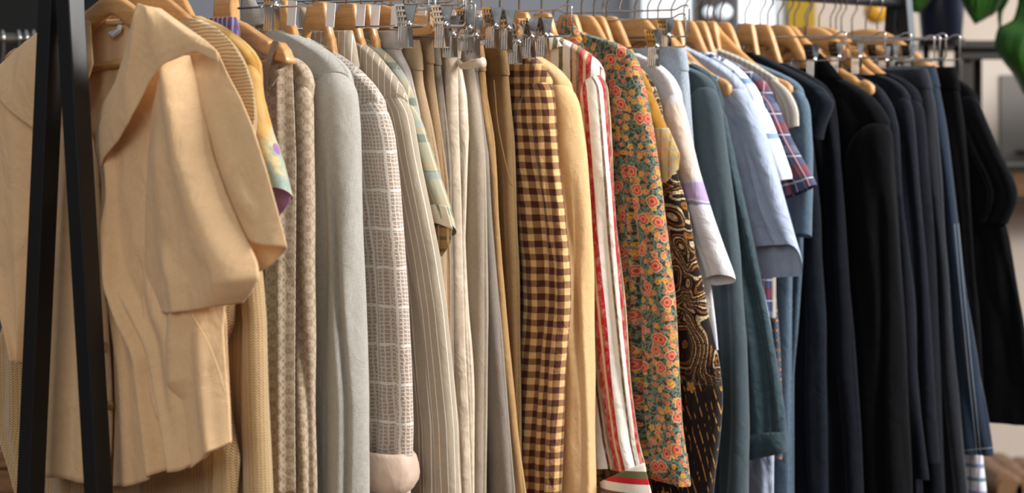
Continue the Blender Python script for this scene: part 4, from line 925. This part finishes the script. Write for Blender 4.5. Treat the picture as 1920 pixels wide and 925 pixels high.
top('sheath_dress', 'blue-black sheath dress between two black jackets', 'dress', NVS, 1.625,
    [(1600, 140), (1630, 150), (1655, 168), (1676, 200), (1686, 240), (1692, 330), (1704, 500), (1718, 650), (1728, 780), (1740, 900)], 3, sleeve=False, hv=.022, end=None, bend=900, hang=False, amp=.004)
wooden_hanger(1.622*K, 'wooden hanger with a notched bare end among the black clothes', tu=plh.uz(1650, 168)[0], tz=plh.uz(1646, 152)[1], h1=.036, h0=.05, notch=True, v=-.012)
top('cardigan', 'soft blue-black cardigan with a narrow hanging sleeve', 'cardigan', NVS, 1.668,
    [(1648, 140), (1672, 148), (1694, 162), (1708, 186), (1714, 230), (1722, 330), (1734, 480), (1744, 640), (1754, 780), (1762, 866)], 3, end=868, w=(.06, .05), hvs=.015, hv=.018, bt=[(1700, 180), (1712, 500), (1730, 925)], hang_kw=dict(tz=-.16, tu=.15))
top('coat', 'ink blue coat behind the soft cardigan, straight side', 'coat', NV2, 1.710,
    [(1668, 138), (1694, 148), (1716, 164), (1728, 190), (1734, 240), (1742, 360), (1752, 520), (1762, 680), (1770, 820), (1776, 925)], 3, w=(.08, .09), hvs=.022, hv=.018, bt=[(1712, 180), (1730, 925)], hang_kw=dict(tz=-.16, tu=.14))
T('inky_jeans', 'inky dark jeans with a pressed side, left of the denim skirt', 'jeans', DNB, 1.752, [(1736, 128), (1744, 150), (1754, 200), (1764, 320), (1778, 500), (1790, 700), (1806, 850), (1814, 925)], hv=.020, clip='clip hanger holding the inky dark jeans', wb=.045, cu=.135, tip=Pl(1.752*K).uz(1752, 90)[0], clipup=.010)
SKS = plain('pale_stitching', (150, 160, 172), .8)
r, pl, f, (ut, z0) = T('denim_skirt', 'dark blue denim skirt with double pale stitching along its side', 'skirt', DN, 1.792, [(1752, 124), (1760, 160), (1772, 230), (1788, 350), (1806, 500), (1826, 640), (1846, 750), (1864, 856)], end=856, hv=.020, clip='clip hanger holding the dark denim skirt', wb=.045, cu=.13, tip=Pl(1.792*K).uz(1774, 90)[0], clipup=.010)
for dx in (0, 7):
    mb = pxtube(pl, [(1790+dx, 420), (1800+dx, 540), (1816+dx, 700), (1832+dx, 852)], .0007, -.0245, 5); mb.build('side_stitching', SKS, r, True)
pxtube(pl, [(1806, 846), (1830, 843), (1864, 840)], .0007, -.0250, 5).build('hem_stitching', SKS, r, True)
T('dark_culottes', 'black culottes with a plain waistband beside the last coat', 'trousers', BK, 1.832, [(1790, 126), (1796, 150), (1808, 230), (1822, 400), (1836, 600), (1845, 780)], end=790, hv=.018, clip='clip hanger farthest along the rail, its end loop against the wall', wb=.05, cu=.145, tip=Pl(1.832*K).uz(1800, 90)[0], clipup=.010)
clip_hanger(1.772*K, 'clip hanger between the inky jeans and denim skirt hangers', tip=Pl(1.775*K).uz(1764, 90)[0], zb=-.098, drop=.044, cu=.10)
clip_hanger(1.66*K, 'clip hanger standing above the soft cardigan', tip=Pl(1.66*K).uz(1708, 90)[0], zb=-.095, drop=.044, cu=.13)
clip_hanger(1.53*K, 'clip hanger in front of the black blazer', tip=Pl(1.53*K).uz(1586, 90)[0], zb=-.095, drop=.052, cu=.11)
clip_hanger(1.60*K, 'clip hanger whose end loop stands left of the notched bare hanger', tip=Pl(1.60*K).uz(1660, 90)[0], zb=-.094, drop=.046, cu=.12)
r, pl, f, _ = top('coat', 'long black coat at the far end with a bent sleeve', 'coat', BK, 1.885,
    [(1782, 142), (1800, 150), (1818, 162), (1832, 182), (1842, 212), (1858, 250), (1875, 290), (1893, 325), (1904, 355), (1904, 378), (1896, 400), (1886, 420)], 3, end=420, w=(.075, .07), hvs=.024, hv=.030, bt=[(1826, 170), (1850, 260), (1875, 380), (1890, 450), (1912, 560), (1935, 700), (1950, 795)], bend=795, hang_kw=dict(tz=-.16, tu=.15))
wooden_hanger(1.93*K, 'last wooden hanger at the far end of the rail', tu=.17, tz=-.15)
PLW = fabric('blue_white_check', plaid((214, 216, 226), (('v', .03, 0, .3, (96, 106, 156), .8), ('v', .07, .6, .66, (70, 130, 110), .9), ('u', .02, 0, .2, (110, 116, 160), .7))), .9)
T('checked_dress', 'blue and white checked dress whose hem shows below the denim skirt', 'dress', PLW, 1.858, [(1772, 150), (1790, 300), (1815, 600), (1832, 780), (1850, 925)], hv=.012, wb=0)

# ------------------------------------------------------------------ background things
# second rack, far left
Y = 5.2; r = empty('back_rack', (wpx(10, Y), Y, 0)); tag(r, 'dark clothes rack blurred at the far left behind the blouse', 'clothes rack')
zr = wz(73, Y)
mb = MB(); mb.tube([(-.6, 0, zr), (.55, 0, zr)], .014, 14); mb.build('hanging_rail', plain('dull_rail', (92, 90, 84), .35, .6), r, True)
for sx in (-.6, .55): mb = MB(); mb.box((sx, 0, zr/2), (.03, .03, zr)); mb.build('post', BLACKM, r); mb = MB(); mb.box((sx, 0, .015), (.03, .5, .03)); mb.build('foot', BLACKM, r)
DK = fabric('charcoal_cloth', solid((30, 30, 32), (22, 22, 24)), .9); DK2 = fabric('washed_blue_cloth', solid((120, 130, 142), (104, 114, 126)), .9)
for q, px in enumerate((4, 34, 48, 62, -20)):
    x = wpx(px, Y); h = empty('chrome_hanger', (x, Y, zr)); tag(h, ['chrome hanger hook at the picture edge on the back rack', 'second chrome hanger hook on the back rack', 'third chrome hanger hook on the back rack', 'chrome hanger hook nearest the blouse collar on the back rack', 'chrome hanger left of the others on the back rack'][q], 'hanger', 'chrome hangers on the back rack')
    h.rotation_euler = (0, 0, -1.15)
    mb = MB(); mb.tube([(p[0]*1.3, p[1], p[2]*1.3) for p in hook_pts2(-.08)], .0032, 8); mb.build('hook', CHROME, h, True)
    mb = MB(); mb.tube(fillet([(-.19, 0, -.17), (0, 0, -.09), (.19, 0, -.17)], .02), .005, 8); mb.build('arms', CHROME, h, True)
    c = empty('dark_garment', (x, Y, zr), -1.15); tag(c, ['pale blue garment at the very edge on the back rack', 'charcoal garment on the second hook of the back rack', 'charcoal garment on the third hook of the back rack', 'charcoal garment under the hook nearest the blouse', 'charcoal garment leftmost on the back rack'][q], 'garment')
    zz = levels(-.12, -.75, .1); oo = np.interp(-zz, [.12, .19, .75], [.05, .19, .20]); loft('body', zz, oo, -oo, .0055, 0, DK2 if q == 0 else DK, c, .001, .001, q+60, 64, signed=False)
# low wooden bench at lower left
BW = wood_mat('bench_wood', (150, 104, 60), (108, 70, 40), .6); Y = 5.0
x0, x1, zt = wpx(-260, Y), wpx(150, Y), wz(842, Y)
bn = empty('wooden_bench', ((x0+x1)/2, Y+.15, 0)); tag(bn, 'low brown wooden bench at the bottom left behind the rack', 'bench'); hx = (x1-x0)/2
mb = MB(); mb.box((0, -.09, zt-.022), (2*hx, .16, .044)); mb.build('seat_board', BW, bn, bevel=.006); mb = MB(); mb.box((0, .09, zt-.022), (2*hx, .16, .044)); mb.build('seat_board', BW, bn, bevel=.006)
mb = MB(); mb.box((0, -.15, zt-.075), (2*hx-.06, .025, .055)); mb.build('apron', BW, bn, bevel=.004)
for sx in (-1, 1):
    for sy in (-1, 1): mb = MB(); mb.box((sx*(hx-.05), sy*.12, (zt-.044)/2), (.05, .05, zt-.044)); mb.build('leg', BW, bn, bevel=.004)
# console table on the right with pot, leaves
Y = 6.3; BT = plain('black_wood', (30, 25, 22), .5)
zt = wz(76, Y); th = (110-76)/F*Y
x0 = wpx(1800, Y); x1 = x0+1.3
tb = empty('console_table', ((x0+x1)/2, Y+.2, 0)); tag(tb, 'tall black console table by the pale wall at the right', 'table'); hx = (x1-x0)/2
mb = MB(); mb.box((0, 0, zt-.012), (2*hx+.1, .42, .024)); mb.build('table_top', BT, tb, bevel=.003); mb = MB(); mb.box((0, -.17, zt-.024-th/2+.012), (2*hx, .03, th-.02)); mb.build('apron', BT, tb, bevel=.003)
for sx in (wpx(1819, Y), wpx(1838, Y+.3), x1-.03):
    mb = MB(); mb.box((sx-(x0+x1)/2, -.15 if sx != wpx(1838, Y+.3) else .15, (zt-.02)/2), (.026, .026, zt-.02)); mb.build('leg', BT, tb)
Y = 6.05
POT = plain('navy_glaze', (24, 32, 58), .35, 0, .5, .3); xp = wpx(1765, Y); 
pr = [(.055, 0), (.058, .01), (.066, .10), (.073, .22), (.076, .30), (.070, .303), (.066, .29), (.05, .26), (0, .26)]
tb2x = xp; zpot = wz(72, Y)
st = empty('plant_stand', (xp, Y+.0, 0)); tag(st, 'slim black stand holding the navy pot', 'plant stand')
mb = MB(); mb.tube([(0, 0, zpot-.022), (0, 0, zpot-.001)], .065, 28); mb.build('stand_top', BT, st)
for k in range(3): a = k*2*PI/3+.3; mb = MB(); mb.tube([(.05*math.cos(a), .05*math.sin(a), zpot-.02), (.075*math.cos(a), .075*math.sin(a), 0)], .009, 8); mb.build('leg', BT, st, True)
pt = empty('potted_monstera', (xp, Y, zpot)); tag(pt, 'green monstera plant in a dark navy pot at the upper right', 'plant')
n_ = 32; vs = [(q[0]*math.cos(2*PI*k/n_)*1.0, q[0]*math.sin(2*PI*k/n_), q[1]) for q in pr for k in range(n_)]
fs = [(i*n_+k, i*n_+(k+1) % n_, (i+1)*n_+(k+1) % n_, (i+1)*n_+k) for i in range(len(pr)-1) for k in range(n_)]+[tuple(range(n_-1, -1, -1))]
link('pot', mesh('pot', vs, fs), pt, POT)
mb = MB(); mb.tube([(0, 0, .255), (0, 0, .275)], .064, 24); mb.build('soil', plain('soil', (50, 36, 26), .95), pt)
mleaf, g, b = newmat('monstera_leaf'); tc = g.n('ShaderNodeTexCoord'); g.L.new(g.mix(g.noise(tc.outputs['Object'], 8, 3), srgb((26, 62, 18)), srgb((52, 104, 30))), b.inputs['Base Color']); b.inputs['Roughness'].default_value = .4; b.inputs['Transmission Weight'].default_value = .0; b.inputs['Subsurface Weight'].default_value = .1; b.inputs['Subsurface Radius'].default_value = (.02, .04, .01)
def leaf_patch(L, R_, dy, bul, stalk):
    yy = Y+dy; n1, n2 = 30, 24; l = resample(L, n1); r_ = resample(R_, n1); vs = []
    for i in range(n1):
        for k in range(n2):
            x = k/(n2-1); p = l[i]*(1-x)+r_[i]*x; d = yy-bul*(1-(2*x-1)**2)+.05*(i/n1)**2+.004*math.sin(x*40)*math.sin(i*.4)
            vs.append((wpx(p[0], d)-xp, d-Y, wz(p[1], d)-zpot))
    fs = [(i*n2+k, (i+1)*n2+k, (i+1)*n2+k+1, i*n2+k+1) for i in range(n1-1) for k in range(n2-1)]
    o = link('leaf', mesh('leaf', vs, fs), pt, mleaf); sd = o.modifiers.new('solid', 'SOLIDIFY'); sd.thickness = .002
    p = Vector((wpx(stalk[0], yy)-xp, dy, wz(stalk[1], yy)-zpot)); mid = Vector((p.x*.45, p.y*.5, max(p.z+.08, .45)))
    mb = MB(); mb.tube(fillet([(0, 0, .26), mid, p], .1, 8), .005, 8); mb.build('stalk', mleaf, pt, True)
leaf_patch([(1696, -90), (1694, -10), (1708, 22)], [(1760, -90), (1748, -4), (1728, 25)], -.15, .03, (1728, -70))
leaf_patch([(1775, -110), (1792, -20), (1812, 22), (1827, 45)], [(1900, -110), (1880, 0), (1866, 26), (1829, 46)], -.25, .04, (1840, -90))
leaf_patch([(1862, -120), (1868, 0), (1870, 30), (1873, 60)], [(1915, -120), (1893, 0), (1880, 22), (1876, 60)], -.22, .02, (1890, -100))
leaf_patch([(1905, -120), (1909, 5), (1900, 38), (1870, 52), (1863, 85), (1878, 112), (1900, 140), (1918, 176)], [(2080, -120), (2080, 20), (2060, 60), (2050, 90), (2040, 120), (2020, 170), (1960, 200), (1925, 178)], -.35, .08, (1960, -100))
# pale framed board and small shelf on the right wall
Y = 7.15; FRM = plain('pale_frame', (212, 200, 188), .7); INN = plain('grey_panel', (122, 118, 112), .8)
x0, x1, z0, z1 = wpx(1842, Y), wpx(1990, Y), wz(318, Y), wz(104, Y)
cb = empty('pale_cabinet', ((x0+x1)/2, Y+.1, 0)); tag(cb, 'pale wall cabinet with grey panel beyond the black table', 'cabinet')
zl_ = z0
mb = MB(); mb.box((0, .04, (zl_+z1)/2), (x1-x0, .20, z1-zl_)); mb.build('body', FRM, cb, bevel=.006)
mb = MB(); mb.box((.02, -.066, (zl_+z1)/2-.02), (x1-x0-.09, .012, z1-zl_-.09)); mb.build('door', INN, cb, bevel=.004)
mb = MB(); mb.box((.04, -.085, zl_+.06), (.10, .03, .012)); mb.build('handle', BT, cb)
x0, x1 = wpx(1886, Y), wpx(2050, Y); zt = wz(316, Y); zb = wz(372, Y)
sh = empty('wall_shelf', ((x0+x1)/2, Y+.05, zb)); tag(sh, 'black edged shelf box holding a brown drawer on the right wall', 'shelf'); hh = zt-zb
for zc in (0, hh): mb = MB(); mb.box((0, .05, zc), (x1-x0, .30, .018)); mb.build('board', BT, sh)
mb = MB(); mb.box((.004, .04, hh/2), (x1-x0-.02, .26, hh-.02)); mb.build('drawer', wood_mat('drawer_wood', (140, 100, 50), (116, 80, 40), .5), sh)
# log pile lower right
Y = 6.6; LG = wood_mat('log_wood', (140, 104, 74), (92, 62, 42), .8)
for q, (px, py, rr) in enumerate(((1862, 896, .045), (1898, 900, .05), (1940, 905, .05), (1880, 955, .05))):
    o = empty('firewood_log', (wpx(px, Y), Y, wz(py, Y))); tag(o, ['brown log at the left of the pile by the pale wall', 'brown log in the middle of the pile by the pale wall', 'brown log at the right of the pile by the pale wall', 'brown log at the bottom of the pile by the pale wall'][q], 'log', 'logs by the right wall')
    mb = MB(); mb.tube([(math.sin(t*5+q)*.004, -.22+t*.44, math.cos(t*7+q)*.004) for t in np.linspace(0, 1, 9)], [rr*(1+.06*math.sin(t*9+q)) for t in range(9)], 14)
    mb.build('bark', LG, o, True); mb = MB(); mb.tube([(0, -.226, 0), (0, -.219, 0)], rr*.86, 14); mb.build('cut_end', plain('log_end', (120, 88, 58), .8), o)
# mustard jug-like lamp shades behind hooks
Y = 6.9
def pendant(px, py, rad, col, label, emit):
    x = wpx(px, Y); z = wz(py, Y); o = empty('pendant_lamp', (x, Y, z)); tag(o, label, 'lamp')
    pr = [(rad*math.sin(a), rad*math.cos(a)) for a in np.linspace(.15, PI, 16)]
    vs = [(q[0]*math.cos(2*PI*k/24), q[0]*math.sin(2*PI*k/24), q[1]) for q in pr for k in range(24)]
    fs = [(i*24+k, i*24+(k+1) % 24, (i+1)*24+(k+1) % 24, (i+1)*24+k) for i in range(15) for k in range(24)]
    link('lamp_shade', mesh('lamp_shade', vs, fs), o, plain('shade_'+str(px), col, .4, emit=emit)); mb = MB(); mb.tube([(0, 0, rad*.9), (0, 0, 3.1-z)], .004, 6); mb.build('cord', BLACKM, o, True)
# dark display unit in the window with round white lamps
x0, x1 = wpx(1303, 7.1), wpx(1382, 7.1)
o = empty('display_cabinet', ((x0+x1)/2, 7.15, 0)); tag(o, 'dark grey cabinet standing in front of the bright window', 'cabinet')
mb = MB(); mb.box((0, 0, .95), (x1-x0, .25, 1.9)); mb.build('body', plain('dark_unit', (92, 88, 90), .5), o, bevel=.01)
mb = MB(); mb.box((0, -.13, 1.0), (x1-x0-.03, .012, 1.7)); mb.build('door', plain('dark_door', (74, 70, 72), .4), o, bevel=.004)
Y = 6.9; pendant(1328, 22, .018, (230, 238, 246), 'small round white lamp left of its twin before the dark cabinet', .6); pendant(1358, 22, .026, (230, 238, 246), 'larger round white lamp before the dark cabinet', .6)
Y = 7.0; pendant(1642, 22, .040, (206, 150, 30), 'mustard yellow round lamp seen behind the far hooks', 0)
